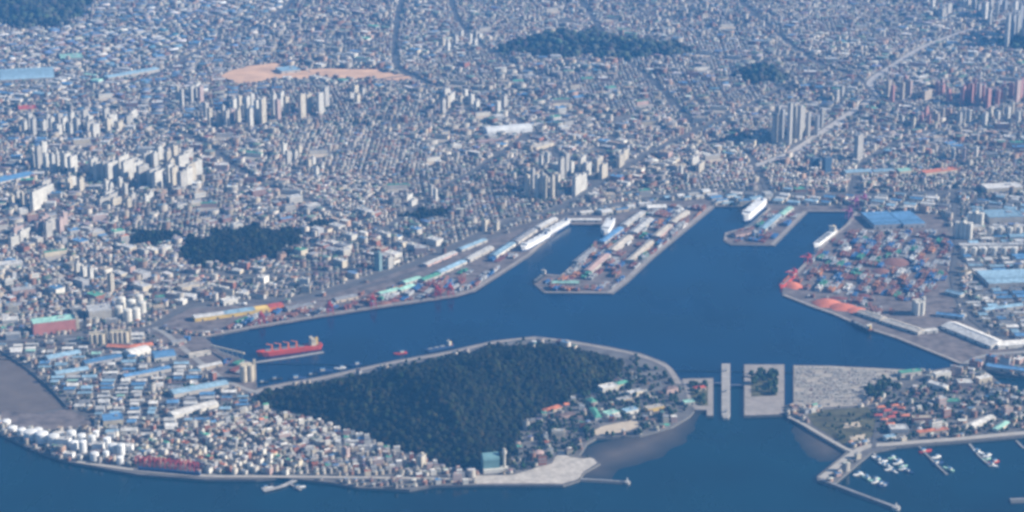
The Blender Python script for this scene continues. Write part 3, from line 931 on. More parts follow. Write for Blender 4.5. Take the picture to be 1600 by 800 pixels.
def jetty(pts_px, width, z, label, m='concrete', name='jetty', cat='jetty', zw=0.0, thick=1.2, piles=True):
    pts = W(pts_px, z)
    o = empty(name, pts[0][0], pts[0][1], zw)
    for a, b in zip(pts[:-1], pts[1:]):
        l = math.hypot(b[0] - a[0], b[1] - a[1]); ang = math.atan2(b[1] - a[1], b[0] - a[0])
        cx, cy = (a[0] + b[0]) / 2 - pts[0][0], (a[1] + b[1]) / 2 - pts[0][1]
        dk_ = part('deck', 'box', m, o, (cx, cy, z - zw - thick), (l, width, thick), ang)
        for s in (-1, 1):
            part('railing', 'box', 'steel', dk_, (cx - math.sin(ang) * s * width * .47, cy + math.cos(ang) * s * width * .47, z - zw), (l * .98, .25, 1.1), ang)
        if piles:
            n = max(2, int(l / 18))
            for i in range(n):
                t = (i + .5) / n
                part('pile', 'box', 'rock', o, (a[0] + (b[0] - a[0]) * t - pts[0][0], a[1] + (b[1] - a[1]) * t - pts[0][1], -2), (1.4, width * .7, z - zw - thick + 2), ang)
    reg(o, label, cat, pts[0][0], pts[0][1])
    return o

def tree(x, y, h, label, z=LZ, seed=0):
    o = empty('tree', x, y, z, RND.uniform(0, 6))
    part('trunk', 'cone', 'trunk', o, (0, 0, 0), (h * .11, h * .11, h * .8))
    for k in range(3):
        cv = TREE_CROWNS[(seed + k) % len(TREE_CROWNS)]
        a = 2.1 * k + seed
        r = h * (.30 - .04 * k)
        link('crown', cv, o, (math.cos(a) * h * .13, math.sin(a) * h * .13, h * (.48 + .16 * k)), a, (r, r, r * 1.15))
    reg(o, label, 'tree', x, y)
    return o
TREE_CROWNS = []
for _s2 in range(5):
    _v, _f = ico(40 + _s2, False)
    TREE_CROWNS.append(mesh_from('crown', _v.tolist(), _f.tolist(), [leaf_o]))
HA = math.atan2(936, 391)        # long axis of the piers

# ------------------------------------------------------------------ lock: free-standing middle wall, gates, breakwaters
mw = W([(1127.5, 568), (1141, 568), (1141, 646), (1138, 653), (1130, 653), (1127.5, 646)])
_o = empty('lock_island', mw[0][0], mw[0][1], 0)
_l = [(x - mw[0][0], y - mw[0][1]) for x, y in mw]
MB().prism(_l, -3, LZ).build('wall', mat('lock_concrete', (.40, .37, .34), var=0, mottled=.2), _o)
for k, (a, b) in enumerate(((1134, 580), (1134, 612), (1134, 644))):
    x, y = G(a, b); part('control_hut', 'box', 'white', _o, (x - mw[0][0], y - mw[0][1], LZ), (6, 8, 5))
    part('control_hut_roof', 'box', 'roofgrey', _o, (x - mw[0][0], y - mw[0][1], LZ + 5), (7, 9, .6))
reg(_o, 'long pale concrete wall standing between the two lock channels', 'lock wall')
mark(mw)
for (xa, xb, y_, zz, lab) in ((1115, 1127.5, 598, LZ - .6, 'dark gate closing the narrow lock channel'), (1141, 1162, 601, LZ - .6, 'dark gate closing the wide lock channel')):
    a, b = G(xa, y_), G(xb, y_)
    g_ = empty('lock_gate', (a[0] + b[0]) / 2, a[1], 0)
    part('gate_leaf', 'box', 'hullblue', g_, (0, 0, -3), (b[0] - a[0], 5, zz + 3)); part('walkway', 'box', 'concrete', g_, (0, 0, zz), (b[0] - a[0], 2.5, .5))
    reg(g_, lab, 'lock gate')

def breakwater(pts_px, w, h, label, head=True):
    pts = W(pts_px, h)
    o = empty('breakwater', pts[0][0], pts[0][1], 0)
    L_ = [(x - pts[0][0], y - pts[0][1]) for x, y in pts]
    for a, b in zip(L_[:-1], L_[1:]):
        l = math.hypot(b[0] - a[0], b[1] - a[1]); ang = math.atan2(b[1] - a[1], b[0] - a[0])
        m_ = MB(); hw = w / 2
        prof = [(-hw * 2.1, -2), (-hw, h), (hw, h), (hw * 2.1, -2)]
        vs = [(x, y, z) for x in (-l / 2, l / 2) for y, z in prof]
        m_.add(vs, [(0, 4, 5, 1), (1, 5, 6, 2), (2, 6, 7, 3), (0, 1, 2, 3), (7, 6, 5, 4)])
        e_ = m_.build('rubble_slope', mt('rock'), o); e_.location = ((a[0] + b[0]) / 2, (a[1] + b[1]) / 2, 0); e_.rotation_euler = (0, 0, ang)
        part('crest_road', 'box', 'roofgrey', o, ((a[0] + b[0]) / 2, (a[1] + b[1]) / 2, h - .5), (l, w * .8, .9), ang)
    if head:
        part('head', 'cyl', 'concrete', o, (L_[-1][0], L_[-1][1], -2), (w * 1.7, w * 1.7, h + 3)); part('beacon', 'cyl', 'hullwhite', o, (L_[-1][0], L_[-1][1], h + 1), (3, 3, 9))
    reg(o, label, 'breakwater')
breakwater([(1282, 748), (1340, 770), (1400, 792)], 12, LZ, 'long dark breakwater sheltering the small boat harbour')
breakwater([(905, 748), (945, 750), (980, 753)], 9, 4.5, 'short dark breakwater off the pale rubble fill')
breakwater([(1578, 780), (1680, 776)], 12, LZ, 'pale detached mole end at the lower right corner')

# jetties and pontoons
jetty([(448, 746), (462, 750), (440, 760), (412, 767)], 10, 4, 'forked pale ferry landing off the waterfront quarter')
jetty([(452, 755), (470, 765)], 8, 3.6, 'short spur pontoon beside the forked ferry landing')
jetty([(1436, 697), (1460, 722), (1480, 741)], 7, 2.6, 'long thin jetty running into the boat harbour')
jetty([(1515, 693), (1530, 712), (1548, 728)], 8, 2.4, 'purple-grey jetty near the right end of the promenade')
jetty([(1366, 708), (1378, 726)], 8, 2.2, 'short pontoon below the promenade bend')
jetty([(400, 566), (450, 559), (506, 550)], 9, BZ + 2, 'long jetty beside the red bulk carrier', zw=BZ)
jetty([(1588, 688), (1600, 700)], 8, 2.2, 'short pontoon at the far right of the promenade')

# ------------------------------------------------------------------ ships
bulk_carrier((503, 543), (400, 557), 'red-hulled bulk carrier with cream superstructure moored at the jetty', B=30, top='cream')
car_carrier((857, 371), (814, 395), 'long white car carrier, nearer of two in line at the quay', B=24, H=20)
car_carrier((888, 350), (851, 372), 'long white car carrier, farther of two in line at the quay', B=24, H=20)
car_carrier((955, 352), (944, 371), 'white car carrier moored stern-on beside the base of the long pier', B=30, H=26)
car_carrier((1192, 322), (1162, 349), 'big cream-white car carrier beside the short pier', B=32, H=30)
bulk_carrier((1305, 362), (1272, 388), 'pale cargo ship moored at the scrap yard quay', B=24, hull='hullwhite', deck='rust', cranes=False)
bulk_carrier((852, 429), (833, 445), 'small dark freighter at the tip of the long pier', B=16, hull='hullblack', cranes=False)
bulk_carrier((1362, 520), (1330, 505), 'dark-hulled freighter with white bridge moored below the beige sheds', B=18, hull='hullblack', cranes=False)
bulk_carrier((1240, 432), (1219, 452), 'orange-decked ship at the corner of the scrap yard', B=20, hull='hullred', deck='orange', cranes=True)
bulk_carrier((708, 541), (662, 551), 'dark coaster with white bridge moored under the hill road', B=15, hull='hullblue', cranes=False)
for (px, py, L, an, hc, lb) in ((466, 592, 44, .25, 'hullblue', 'white-topped tug moored on the hill quay'), (432, 593, 36, .2, 'hullblack', 'white-topped tug moored on the hill quay'), (508, 581, 46, .25, 'hullblue', 'white-topped tug moored on the hill quay'),
                           (531, 576, 34, .3, 'hullwhite', 'white-topped tug moored on the hill quay'), (555, 571, 38, .3, 'hullblue', 'white-topped tug moored on the hill quay'), (412, 598, 30, .2, 'hullblack', 'white-topped tug moored on the hill quay'),
                           (625, 553, 40, .35, 'hullred', 'white-topped tug moored on the hill quay'), (488, 586, 30, .2, 'hullblack', 'white-topped tug moored on the hill quay'),
                           (965, 374, 40, 1.1, 'hullblue', 'small ship in the dock left of the long pier'), (932, 380, 34, 1.1, 'hullblack', 'small ship in the dock left of the long pier')):
    small_boat(px, py, L, an + math.pi * (px % 2), hc, lb, zw=BZ, name='tug', cat='ship')
# boat harbour
for row, n, lab in ((((1340, 742), (1380, 760)), 7, 'fishing boat rafted inside the breakwater'), (((1370, 718), (1392, 738)), 6, 'fishing boat tied to the short pontoon'),
                    (((1393, 716), (1414, 738)), 6, 'fishing boat in the white row off the promenade'), (((1530, 708), (1552, 728)), 5, 'fishing boat at the purple-grey jetty'), (((1446, 706), (1476, 734)), 4, 'small boat beside the long thin jetty')):
    for i in range(n):
        t = i / (n - 1)
        px = row[0][0] + (row[1][0] - row[0][0]) * t + (i % 2) * 6; py = row[0][1] + (row[1][1] - row[0][1]) * t
        small_boat(px, py, RND.uniform(24, 38), RND.choice((.5, -2.6, -.9, 2.2)) + RND.uniform(-.1, .1), RND.choice(('hullwhite', 'hullwhite', 'roofmint', 'hullblue', 'hullred')), lab)
for (px, py, lb) in ((418, 763, 'ferry boat at the outer end of the forked landing'), (468, 762, 'ferry boat by the spur pontoon')):
    small_boat(px, py, 30, .3, 'hullwhite', lb, cabin='cream', name='ferry_boat')

# ------------------------------------------------------------------ quay cranes
for (px, py, an, lb) in ((409, 506, .35, 'red quay crane opposite the red bulk carrier'), (516, 490, .3, 'red quay crane on the north quay, standing alone'), (583, 480, .3, 'red quay crane beside the reddish stockpiles'),
                         (684, 465, .3, 'red quay crane near the quay bend, left one of the pair'), (704, 462, .3, 'red quay crane near the quay bend, right one of the pair')):
    gantry_crane(px, py, an, lb)
for (px, py, lb) in ((1336, 325, 'purple-red quay crane at the head of the right-hand dock'), (1326, 342, 'purple-red quay crane on the right-hand dock side'), (1349, 320, 'purple-red quay crane behind the dock corner')):
    gantry_crane(px, py, -1.0, lb, 'cranepurple', 38)
for (px, py, lb) in ((1240, 436, 'dark red quay crane at the scrap yard corner'), (1262, 412, 'dark red quay crane along the scrap yard quay')):
    gantry_crane(px, py, -1.0, lb, 'cranered', 30)
for (px, py, lb) in ((1005, 411, 'grey quay crane halfway along the long pier'), (1050, 374, 'grey quay crane near the base of the long pier'), (1180, 372, 'grey quay crane on the short pier')):
    gantry_crane(px, py, 2.2, lb, 'steel', 28, 26)

# ------------------------------------------------------------------ named buildings, lower left
shed(53, 525, 119, 517, 44, 36, 'roofmint', 'salmon', 'long salmon-walled factory with a mint green roof', 'flat', cat='factory', name='factory', doors=6)
shed(119.5, 517, 124, 516.5, 46, 40, 'roofcream', 'cream', 'narrow cream end block of the salmon factory', 'flat', cat='factory', name='factory', doors=1)
shed(140, 502, 176, 498, 60, 28, 'roofpale', 'pale', 'big grey-roofed hall behind the salmon factory', 'flat', doors=3)
for i, (px, py) in enumerate(((186, 496), (200, 501), (213, 499), (222, 489), (206, 486), (190, 482), (218, 478))):
    tank(px, py, 26, 33, 'white', 'round white tank beside the grey hall', 'dome')
silo_bank(152, 536, 3, 2, 15, 30, 'cream', 'cream silo bank behind the orange sheds, left one', .1)
silo_bank(187, 534, 4, 2, 13, 32, 'cream', 'cream silo bank behind the orange sheds, right one', .1)
shed(166, 546, 205, 548, 26, 8, 'rooforange', 'tan', 'orange-roofed shed in front of the cream silos')
shed(206, 547, 240, 543, 24, 8, 'rooforange', 'tan', 'orange-roofed shed at the right of the cream silos')
shed(305, 503, 352, 497, 34, 11, 'roofpale', 'yellow', 'yellow-walled quay shed, left end of the colourful row')
shed(352, 497, 400, 490, 34, 11, 'rooflightblue', 'yellow', 'light blue roofed quay shed in the colourful row')
shed(400, 490, 422, 487, 34, 11, 'yellow', 'yellow', 'yellow-roofed quay shed in the colourful row')
shed(422, 487, 444, 483, 34, 12, 'roofred', 'orange', 'red-roofed quay shed at the right of the colourful row')
silo_bank(386, 594, 2, 2, 18, 46, 'cream', 'tall cream silo tower at the basin corner', .3)
shed(205, 560, 236, 552, 40, 10, 'roofwhite', 'white', 'white-roofed shed beside the blue vaulted hall', 'vault')
shed(242, 566, 275, 562, 46, 12, 'roofblue', 'white', 'bright blue vaulted hall with white end walls', 'vault')
shed(196, 594, 268, 580, 26, 9, 'roofblue', 'pale', 'long blue-roofed shed behind the waterfront quarter')
shed(272, 622, 358, 606, 38, 11, 'rooflightblue', 'pale', 'very long pale blue roofed shed near the silo tower')
shed(272, 655, 342, 636, 34, 10, 'roofwhite', 'white', 'long white-roofed shed below the pale blue one')
shed(162, 667, 193, 664, 46, 16, 'roofblue', 'cream', 'cream block with a bright blue roof by the white tanks', 'flat')
shed(88, 590, 140, 582, 30, 9, 'rooflightblue', 'pale', 'long light blue shed near the grey mudflat, lower')
shed(76, 566, 128, 556, 34, 9, 'rooflightblue', 'greywall', 'long light blue shed near the grey mudflat, upper')
shed(134, 573, 192, 562, 30, 9, 'roofblue', 'greywall', 'long mid-blue shed between the light blue ones and white shed')
shed(296, 560, 330, 554, 22, 8, 'roofcream', 'pale', 'cream-roofed shed at the basin corner, left one')
shed(312, 580, 348, 572, 22, 8, 'roofpale', 'tan', 'pale-roofed shed at the basin corner, middle one')
shed(270, 540, 292, 536, 20, 8, 'roofgrey', 'pale', 'grey shed beside the pale diagonal quay road')
# conveyor gallery from the quay to the silo tower
_a, _b = G(330, 545), G(382, 566)
_o = empty('conveyor', _a[0], _a[1], LZ)
_l = math.hypot(_b[0] - _a[0], _b[1] - _a[1]); _n = ((_b[0] - _a[0]), (_b[1] - _a[1]))
MB().bar((0, 0, 10), (_n[0], _n[1], 26), 3.0).build('gallery', mt('cream'), _o)
for _k in range(7):
    _t = (_k + .5) / 7
    for _s3 in (-1, 1):
        MB().bar((_n[0] * _t + _s3 * 3, _n[1] * _t - 3 * _s3, 0), (_n[0] * _t, _n[1] * _t, 10 + 16 * _t), .7).build('trestle', mt('steel'), _o)
reg(_o, 'long cream conveyor gallery leading to the tall silo tower', 'conveyor')
# white silos and tanks on the point
WT = [(48, 686, 34, 18), (66, 690, 36, 20), (84, 694, 30, 22), (100, 697, 28, 24), (116, 702, 28, 26), (130, 706, 24, 26), (60, 676, 26, 14), (92, 682, 22, 18), (112, 686, 22, 20), (128, 690, 24, 24), (144, 693, 22, 22),
      (154, 704, 24, 28), (168, 698, 22, 20), (178, 710, 24, 26), (190, 714, 22, 28), (200, 706, 22, 24), (166, 716, 20, 20), (148, 718, 24, 18), (188, 724, 22, 18), (108, 713, 22, 16), (34, 678, 28, 14), (20, 672, 30, 12), (10, 662, 26, 10), (174, 686, 16, 16), (150, 682, 16, 14)]
for i, (px, py, d_, h_) in enumerate(WT):
    if i % 4 == 3:
        shed_at(*G(px, py), d_ * 1.2, d_ * .8, h_ * RND.uniform(.6, 1.3), RND.uniform(-.5, .5), 'roofwhite', 'hullwhite', 'white block among the white tanks on the point', 'flat' if i % 8 == 3 else 'gable', cat='building', name='plant_building', doors=1)
    else:
        tank(px, py, d_ * RND.uniform(.8, 1.15), h_ * RND.uniform(.7, 1.2), 'hullwhite', 'white storage tank crowded on the lower left point', 'dome' if i % 3 else 'cone')
# red steel frames on the waterfront
for i, (px, py) in enumerate(((222, 727), (238, 728), (254, 730), (270, 732), (286, 733), (300, 734))):
    x, y = G(px, py)
    o = empty('steel_frame', x, y, LZ, .9)
    for sx in (-1, 1):
        for sy in (-1, 0, 1):
            MB().bar((sx * 7, sy * 16, 0), (sx * 7, sy * 16, 20), .9).build('post', mt('cranered'), o)
        MB().bar((sx * 7, -17, 20), (sx * 7, 17, 20), .8).build('top_rail', mt('cranered'), o)
        MB().bar((sx * 7, -16, 1), (sx * 7, 0, 19), .5).build('brace', mt('cranered'), o); MB().bar((sx * 7, 16, 1), (sx * 7, 0, 19), .5).build('brace', mt('cranered'), o)
    for sy in (-1, 0, 1):
        MB().bar((-7, sy * 16, 20), (7, sy * 16, 20), .8).build('cross_beam', mt('cranered'), o)
    reg(o, 'open red steel frame above the dark sea wall', 'steel frame', x, y)
    mark(rect(x, y, 10, 19, .9))
shed(216, 735, 312, 744, 6, 7, 'hullblue', 'hullblue', 'long dark blue wall shed along the waterfront below red frames', 'flat', doors=0)
# fun park by the rubble fill
x, y = G(766, 733)
o = empty('glass_hall', x, y, LZ, .2)
part('wall', 'box', 'tealglass', o, (0, 0, 0), (40, 34, 30)); part('roof', 'vault', 'tealglass', o, (0, 0, 30), (40.5, 34.5, 13)); part('entrance_block', 'box', 'white', o, (4, -20, 0), (50, 12, 9))
reg(o, 'teal glass hall with a rounded roof at the foot of the hill', 'hall'); mark(rect(x, y, 28, 28, .2))
x, y = G(788, 734)
o = empty('observation_tower', x, y, LZ)
part('shaft', 'cyl', 'pale', o, (0, 0, 0), (7, 7, 56)); part('cabin', 'cyl', 'white', o, (0, 0, 44), (12, 12, 6)); part('base', 'box', 'white', o, (0, 0, 0), (18, 16, 7))
reg(o, 'slender pale viewing tower beside the teal glass hall', 'tower'); mark(rect(x, y, 12, 12, 0))
x, y = G(834, 566)
zt = LZ + float(wolmi_h(np.array([x]), np.array([y]))[0])
o = empty('hilltop_lookout', x, y, zt)
part('shaft', 'cyl', 'white', o, (0, 0, -2), (7, 7, 26)); part('deck', 'cyl', 'tealglass', o, (0, 0, 20), (15, 15, 5)); part('deck_roof', 'cone', 'roofpale', o, (0, 0, 25), (16, 16, 3))
reg(o, 'pale lookout tower on top of the dark hill', 'tower')
shed_at(*G(736, 700), 30, 12, 7, .1, 'roofpale', 'pale', 'small pale building alone on the dark hillside', 'flat', cat='house', name='house', z=LZ + float(wolmi_h(np.array([G(736, 700)[0]]), np.array([G(736, 700)[1]]))[0]) - 1)
x, y = G(842, 712)
o = empty('fun_fair_pavilion', x, y, LZ, .3)
part('hall', 'cyl', 'cream', o, (0, 0, 0), (24, 24, 9)); part('roof', 'cone', 'rose', o, (0, 0, 9), (27, 27, 8))
reg(o, 'round cream pavilion ringed by trees above the rubble fill', 'pavilion'); mark(rect(x, y, 14, 14, 0))
# campus between the hill and the lock
for a in ((920, 642, 930, 658, 18, 9, 'roofgreen', 'white', 'long green-roofed building left of the campus'), (914, 628, 924, 634, 20, 9, 'roofgreen', 'pale', 'small green-roofed building at the campus edge'), (853, 648, 880, 640, 22, 8, 'rooforange', 'tan', 'orange-roofed building at the foot of the hill'),
          (872, 655, 900, 650, 18, 7, 'roofbrown', 'rose', 'brown-roofed building below the orange one'), (950, 655, 968, 650, 24, 12, 'roofmint', 'white', 'mint-roofed white building above the sandy ground'),
          (978, 650, 998, 645, 22, 11, 'rooflightblue', 'white', 'light blue-roofed white building above the sandy ground'), (942, 615, 966, 610, 26, 14, 'roofwhite', 'white', 'large white block on the campus beside the hill road'),
          (965, 608, 984, 604, 22, 12, 'roofgreen', 'cream', 'cream campus block with green roof near the hill'), (985, 622, 1005, 617, 20, 12, 'roofpale', 'cream', 'cream flat-roofed campus block amid trees'),
          (968, 632, 988, 627, 18, 10, 'roofpale', 'tan', 'tan flat-roofed campus block amid trees'), (1012, 645, 1038, 640, 20, 10, 'roofcream', 'yellow', 'cream long building by the shore trees'), (905, 606, 925, 600, 16, 9, 'roofpale', 'pale', 'pale building beside the hill road bend'),
          (1042, 616, 1060, 612, 20, 12, 'roofbrown', 'rose', 'rose-walled block near the lock trees'), (1070, 634, 1086, 632, 18, 8, 'roofmint', 'pale', 'mint-roofed hut beside the narrow lock'), (1085, 612, 1104, 610, 16, 9, 'roofred', 'tan', 'red-roofed building beside the narrow lock')):
    shed(*a[:9], 'hip' if a[6] in ('roofgreen', 'rooforange', 'roofred', 'roofbrown') else 'flat', cat='building', name='campus_building', doors=2)
# ------------------------------------------------------------------ lower right
for i, (px, py) in enumerate(((1372, 652), (1381, 659), (1392, 655), (1386, 645), (1376, 640), (1400, 648), (1408, 640), (1398, 636), (1414, 652), (1391, 665))):
    x, y = G(px, py)
    shed_at(x, y, RND.uniform(16, 24), RND.uniform(12, 15), RND.uniform(6, 9), RND.uniform(-.3, .3), RND.choice(('roofred', 'roofred', 'rooforange')), 'rose', 'red-roofed house in the red-roofed cluster by the park', 'hip', cat='house', name='house', doors=1)
for a in ((1522, 671, 1542, 662, 24, 8, 'roofwhite', 'white', 'white shed near the promenade'), (1542, 662, 1556, 656, 24, 8, 'roofwhite', 'pale', 'white shed near the promenade'), (1560, 676, 1578, 664, 18, 7, 'roofmint', 'cream', 'mint-roofed shed by the promenade'),
          (1436, 682, 1482, 676, 16, 9, 'rooforange', 'tan', 'long orange-tan building facing the promenade'), (1448, 604, 1475, 612, 22, 12, 'roofpale', 'white', 'pale block at the village top'), (1408, 590, 1440, 586, 20, 12, 'roofgreen', 'pale', 'green-roofed block beside the car park'),
          (1462, 594, 1486, 590, 18, 16, 'roofwhite', 'white', 'tall white block near the harbour road'), (1530, 600, 1550, 596, 18, 14, 'roofwhite', 'cream', 'cream block at the far side of the village'), (1385, 690, 1400, 687, 16, 10, 'rooflightblue', 'white', 'light blue-roofed block at the promenade bend'),
          (1540, 577, 1640, 590, 26, 10, 'roofblue', 'pale', 'long bright blue-roofed shed at the right basin')):
    shed(*a[:9], 'gable' if a[6] in ('roofwhite', 'roofmint', 'roofblue') and a[5] < 11 else 'flat', cat='building', name='building', doors=2)
# ------------------------------------------------------------------ right-hand port
shed(1366, 358, 1408, 356, 150, 14, 'roofblue', 'greywall', 'huge blue-roofed warehouse, left half of the pair', 'multi', doors=4)
shed(1412, 357, 1446, 355, 150, 14, 'roofblue', 'greywall', 'huge blue-roofed warehouse, right half of the pair', 'multi', doors=4)
shed(1545, 450, 1650, 446, 130, 14, 'rooflightblue', 'pale', 'huge light blue-roofed warehouse at the right edge', 'multi', doors=4)
shed(1470, 514, 1548, 546, 62, 10, 'roofwhite', 'white', 'very large cream-white warehouse along the right quay', 'gable', doors=5)
shed(1560, 546, 1640, 540, 40, 10, 'roofwhite', 'white', 'white warehouse at the right edge above the blue shed', 'gable', doors=3)
shed(1338, 492, 1374, 504, 34, 9, 'roofcream', 'pale', 'beige quay shed, left one of two in line')
shed(1378, 506, 1434, 524, 36, 9, 'roofcream', 'pale', 'beige quay shed, right one of two in line')
shed(1440, 522, 1466, 520, 22, 8, 'roofwhite', 'white', 'small white shed between the beige and cream warehouses')
silo_bank(1434, 490, 2, 3, 14, 40, 'white', 'tall white grain silos behind the beige quay sheds', .2)
silo_bank(1505, 372, 2, 4, 14, 54, 'white', 'tall white silo pair beside the blue warehouses, nearer', HA)
silo_bank(1524, 352, 2, 4, 13, 44, 'white', 'tall white silo pair beside the blue warehouses, farther', HA)
for r, (x0, x1, y_, n, lab) in enumerate(((1548, 1592, 366, 4, 'white silo in the grey-roofed group at the right'), (1506, 1584, 398, 6, 'white cylinder in the front row of white tanks'))):
    for i in range(n):
        px = x0 + (x1 - x0) * i / (n - 1)
        tank(px, y_, 20, 24, 'white', lab, 'cone')
shed(1546, 350, 1600, 348, 90, 22, 'rooflightblue', 'pale', 'big pale grey-blue hall behind the white silos', 'flat', doors=2)
shed(1500, 388, 1600, 386, 26, 8, 'roofpale', 'pale', 'long pale shed between the rows of white tanks', 'flat', doors=4)
shed(1542, 302, 1598, 299, 60, 16, 'roofwhite', 'cream', 'big white-roofed hall at the right, behind the port', 'flat', doors=4)
shed(1322, 275, 1362, 273, 40, 12, 'rooflightblue', 'cream', 'light blue hall behind the docks, left one')
shed(1366, 274, 1398, 272, 40, 12, 'rooflightblue', 'pale', 'light blue hall behind the docks, right one')
shed(1406, 274, 1424, 272, 40, 14, 'roofmint', 'cream', 'mint-roofed hall behind the docks')
shed(1446, 276, 1496, 270, 36, 12, 'rooforange', 'cream', 'cream hall with orange roof behind the docks', 'flat')
shed(1476, 460, 1500, 466, 26, 10, 'rooflightblue', 'pale', 'light blue shed behind the grain silos')
shed(1540, 490, 1600, 482, 24, 10, 'rooflightblue', 'pale', 'long light blue shed right of the grain silos')
shed(1462, 495, 1505, 500, 22, 9, 'roofblue', 'greywall', 'low blue shed beside the cream-white warehouse')
for (px, py, L_, D_, h_, k_, lb, rz_) in ((1292, 474, 90, 85, 12, 'orepile', 'bright orange-red ore heap on the right quay, left one', -.3), (1316, 480, 95, 75, 10, 'orepile', 'bright orange-red ore heap on the right quay, middle one', -.4), (1338, 485, 70, 60, 8, 'orepile', 'bright orange-red ore heap on the right quay, right one', -.4),
                                       (1238, 446, 60, 80, 10, 'orepile', 'orange heap at the scrap yard corner', .3), (1400, 410, 90, 90, 9, 'rust', 'rust-coloured scrap heap in the yard below the blue warehouses', .3), (1376, 424, 60, 60, 8, 'rust', 'rust-coloured scrap heap in the middle of the yard', 0),
                                       (1310, 466, 60, 30, 5, 'boxred', 'low red heap behind the orange ore', -.2), (1350, 462, 40, 30, 5, 'boxred', 'low red heap right of the orange ore', -.2), (600, 474, 50, 30, 7, 'rust', 'reddish stockpile on the north quay', .2), (615, 470, 40, 26, 6, 'boxred', 'red stockpile on the north quay', .2)):
    heap(px, py, L_, D_, h_, k_, lb, rz_)
# ------------------------------------------------------------------ north quay and piers
for a in ((596, 464, 626, 456, 26, 8, 'roofmint', 'pale', 'mint-roofed shed on the north quay'), (628, 458, 650, 450, 26, 8, 'roofmint', 'pale', 'mint-roofed shed on the north quay'), (634, 446, 660, 438, 26, 8, 'roofmint', 'pale', 'mint-roofed shed on the north quay'), (664, 442, 690, 432, 26, 8, 'roofgreen', 'pale', 'green-roofed shed on the north quay'),
          (690, 430, 730, 412, 26, 8, 'rooflightblue', 'pale', 'light blue shed on the north quay'), (735, 410, 772, 390, 26, 9, 'roofpale', 'pale', 'pale quay shed by the railway'), (668, 418, 715, 398, 24, 8, 'roofpale', 'rose', 'long rose-grey goods shed beside the railway'),
          (722, 394, 762, 378, 22, 8, 'rooflightblue', 'pale', 'light blue goods shed beside the railway'), (776, 404, 806, 384, 26, 9, 'rooflightblue', 'white', 'light blue transit shed behind the white ships'), (810, 382, 840, 362, 26, 9, 'roofgrey', 'pale', 'grey transit shed behind the white ships'),
          (845, 360, 872, 345, 26, 9, 'roofpale', 'pale', 'pale transit shed behind the white ships'), (450, 488, 490, 481, 30, 9, 'roofgrey', 'pale', 'grey quay shed right of the colourful row'), (526, 474, 560, 467, 28, 9, 'roofgrey', 'tan', 'tan quay shed behind the lone crane'),
          (888, 347, 940, 347, 22, 7, 'roofwhite', 'white', 'long white dockside shed at the head of the dock'), (1012, 329, 1042, 328, 40, 9, 'roofwhite', 'white', 'bright white shed at the base of the long pier'),
          (925, 428, 955, 402, 28, 9, 'rose', 'pale', 'rose-roofed shed near the tip of the long pier'), (962, 396, 990, 373, 30, 9, 'roofcream', 'pale', 'cream-roofed shed on the long pier'), (996, 368, 1022, 346, 30, 9, 'roofpale', 'pale', 'grey-roofed shed on the long pier'),
          (905, 414, 932, 392, 24, 9, 'roofgrey', 'greywall', 'dark grey shed along the left side of the long pier'), (945, 382, 975, 360, 24, 9, 'roofblue', 'greywall', 'dark blue shed along the left side of the long pier'), (980, 356, 1010, 335, 26, 9, 'roofpale', 'pale', 'pale shed along the left side of the long pier'),
          (1030, 374, 1052, 356, 28, 9, 'roofcream', 'rose', 'cream-roofed shed on the right side of the long pier'), (1056, 352, 1078, 334, 28, 9, 'roofcream', 'pale', 'cream shed near the base of the long pier'), (988, 412, 1022, 382, 24, 9, 'roofcream', 'tan', 'long cream shed at the right edge of the long pier'),
          (862, 446, 905, 446, 26, 7, 'roofmint', 'cream', 'mint-roofed building at the tip of the long pier'), (1196, 362, 1222, 340, 26, 9, 'rooflightblue', 'pale', 'light blue shed on the short pier'), (1150, 372, 1182, 366, 30, 10, 'roofbrown', 'rose', 'brown-roofed shed at the tip of the short pier'), (1225, 340, 1240, 328, 24, 9, 'roofmint', 'pale', 'mint shed at the base of the short pier')):
    shed(*a[:9], 'gable', doors=3)
# other big halls in the city
shed(762, 212, 832, 206, 60, 14, 'hullwhite', 'hullwhite', 'long white curved hall in the middle of the city', 'vault')
shed(838, 236, 866, 228, 34, 12, 'roofcream', 'cream', 'cream hall just below the long white curved hall', 'flat')
shed(748, 226, 790, 222, 24, 10, 'rose', 'rose', 'low rose-coloured building beside the curved hall', 'flat')
shed(0, 130, 85, 126, 200, 14, 'rooflightblue', 'pale', 'vast light blue factory roof at the far left', 'multi')
shed(-10, 292, 55, 278, 60, 12, 'roofblue', 'white', 'long blue-roofed hall at the left edge', 'gable')
shed(170, 126, 250, 112, 50, 12, 'rooflightblue', 'pale', 'long light blue hall left of the bare soil lot', 'multi')
shed(30, 176, 58, 174, 60, 12, 'roofred', 'cream', 'red-roofed hall among the far left apartments', 'flat')
shed(95, 96, 130, 94, 90, 12, 'roofmint', 'pale', 'mint-roofed factory in the far left', 'flat')
shed(440, 116, 470, 113, 80, 12, 'rooflightblue', 'pale', 'light blue hall at the end of the bare soil lot', 'flat')
shed(0, 422, 36, 418, 40, 14, 'roofwhite', 'white', 'pale blue-white hall at the left edge of the old city', 'flat')
shed(10, 38, 55, 34, 120, 16, 'roofcream', 'white', 'large cream building below the far wooded slope', 'flat')
shed(20, 462, 56, 458, 30, 14, 'roofpale', 'rose', 'rose-walled block above the salmon factory', 'flat')
shed(285, 458, 312, 452, 34, 16, 'roofcream', 'cream', 'cream block below the knoll woods', 'flat')
shed(350, 478, 372, 474, 26, 14, 'roofwhite', 'white', 'white block behind the colourful quay sheds', 'flat')
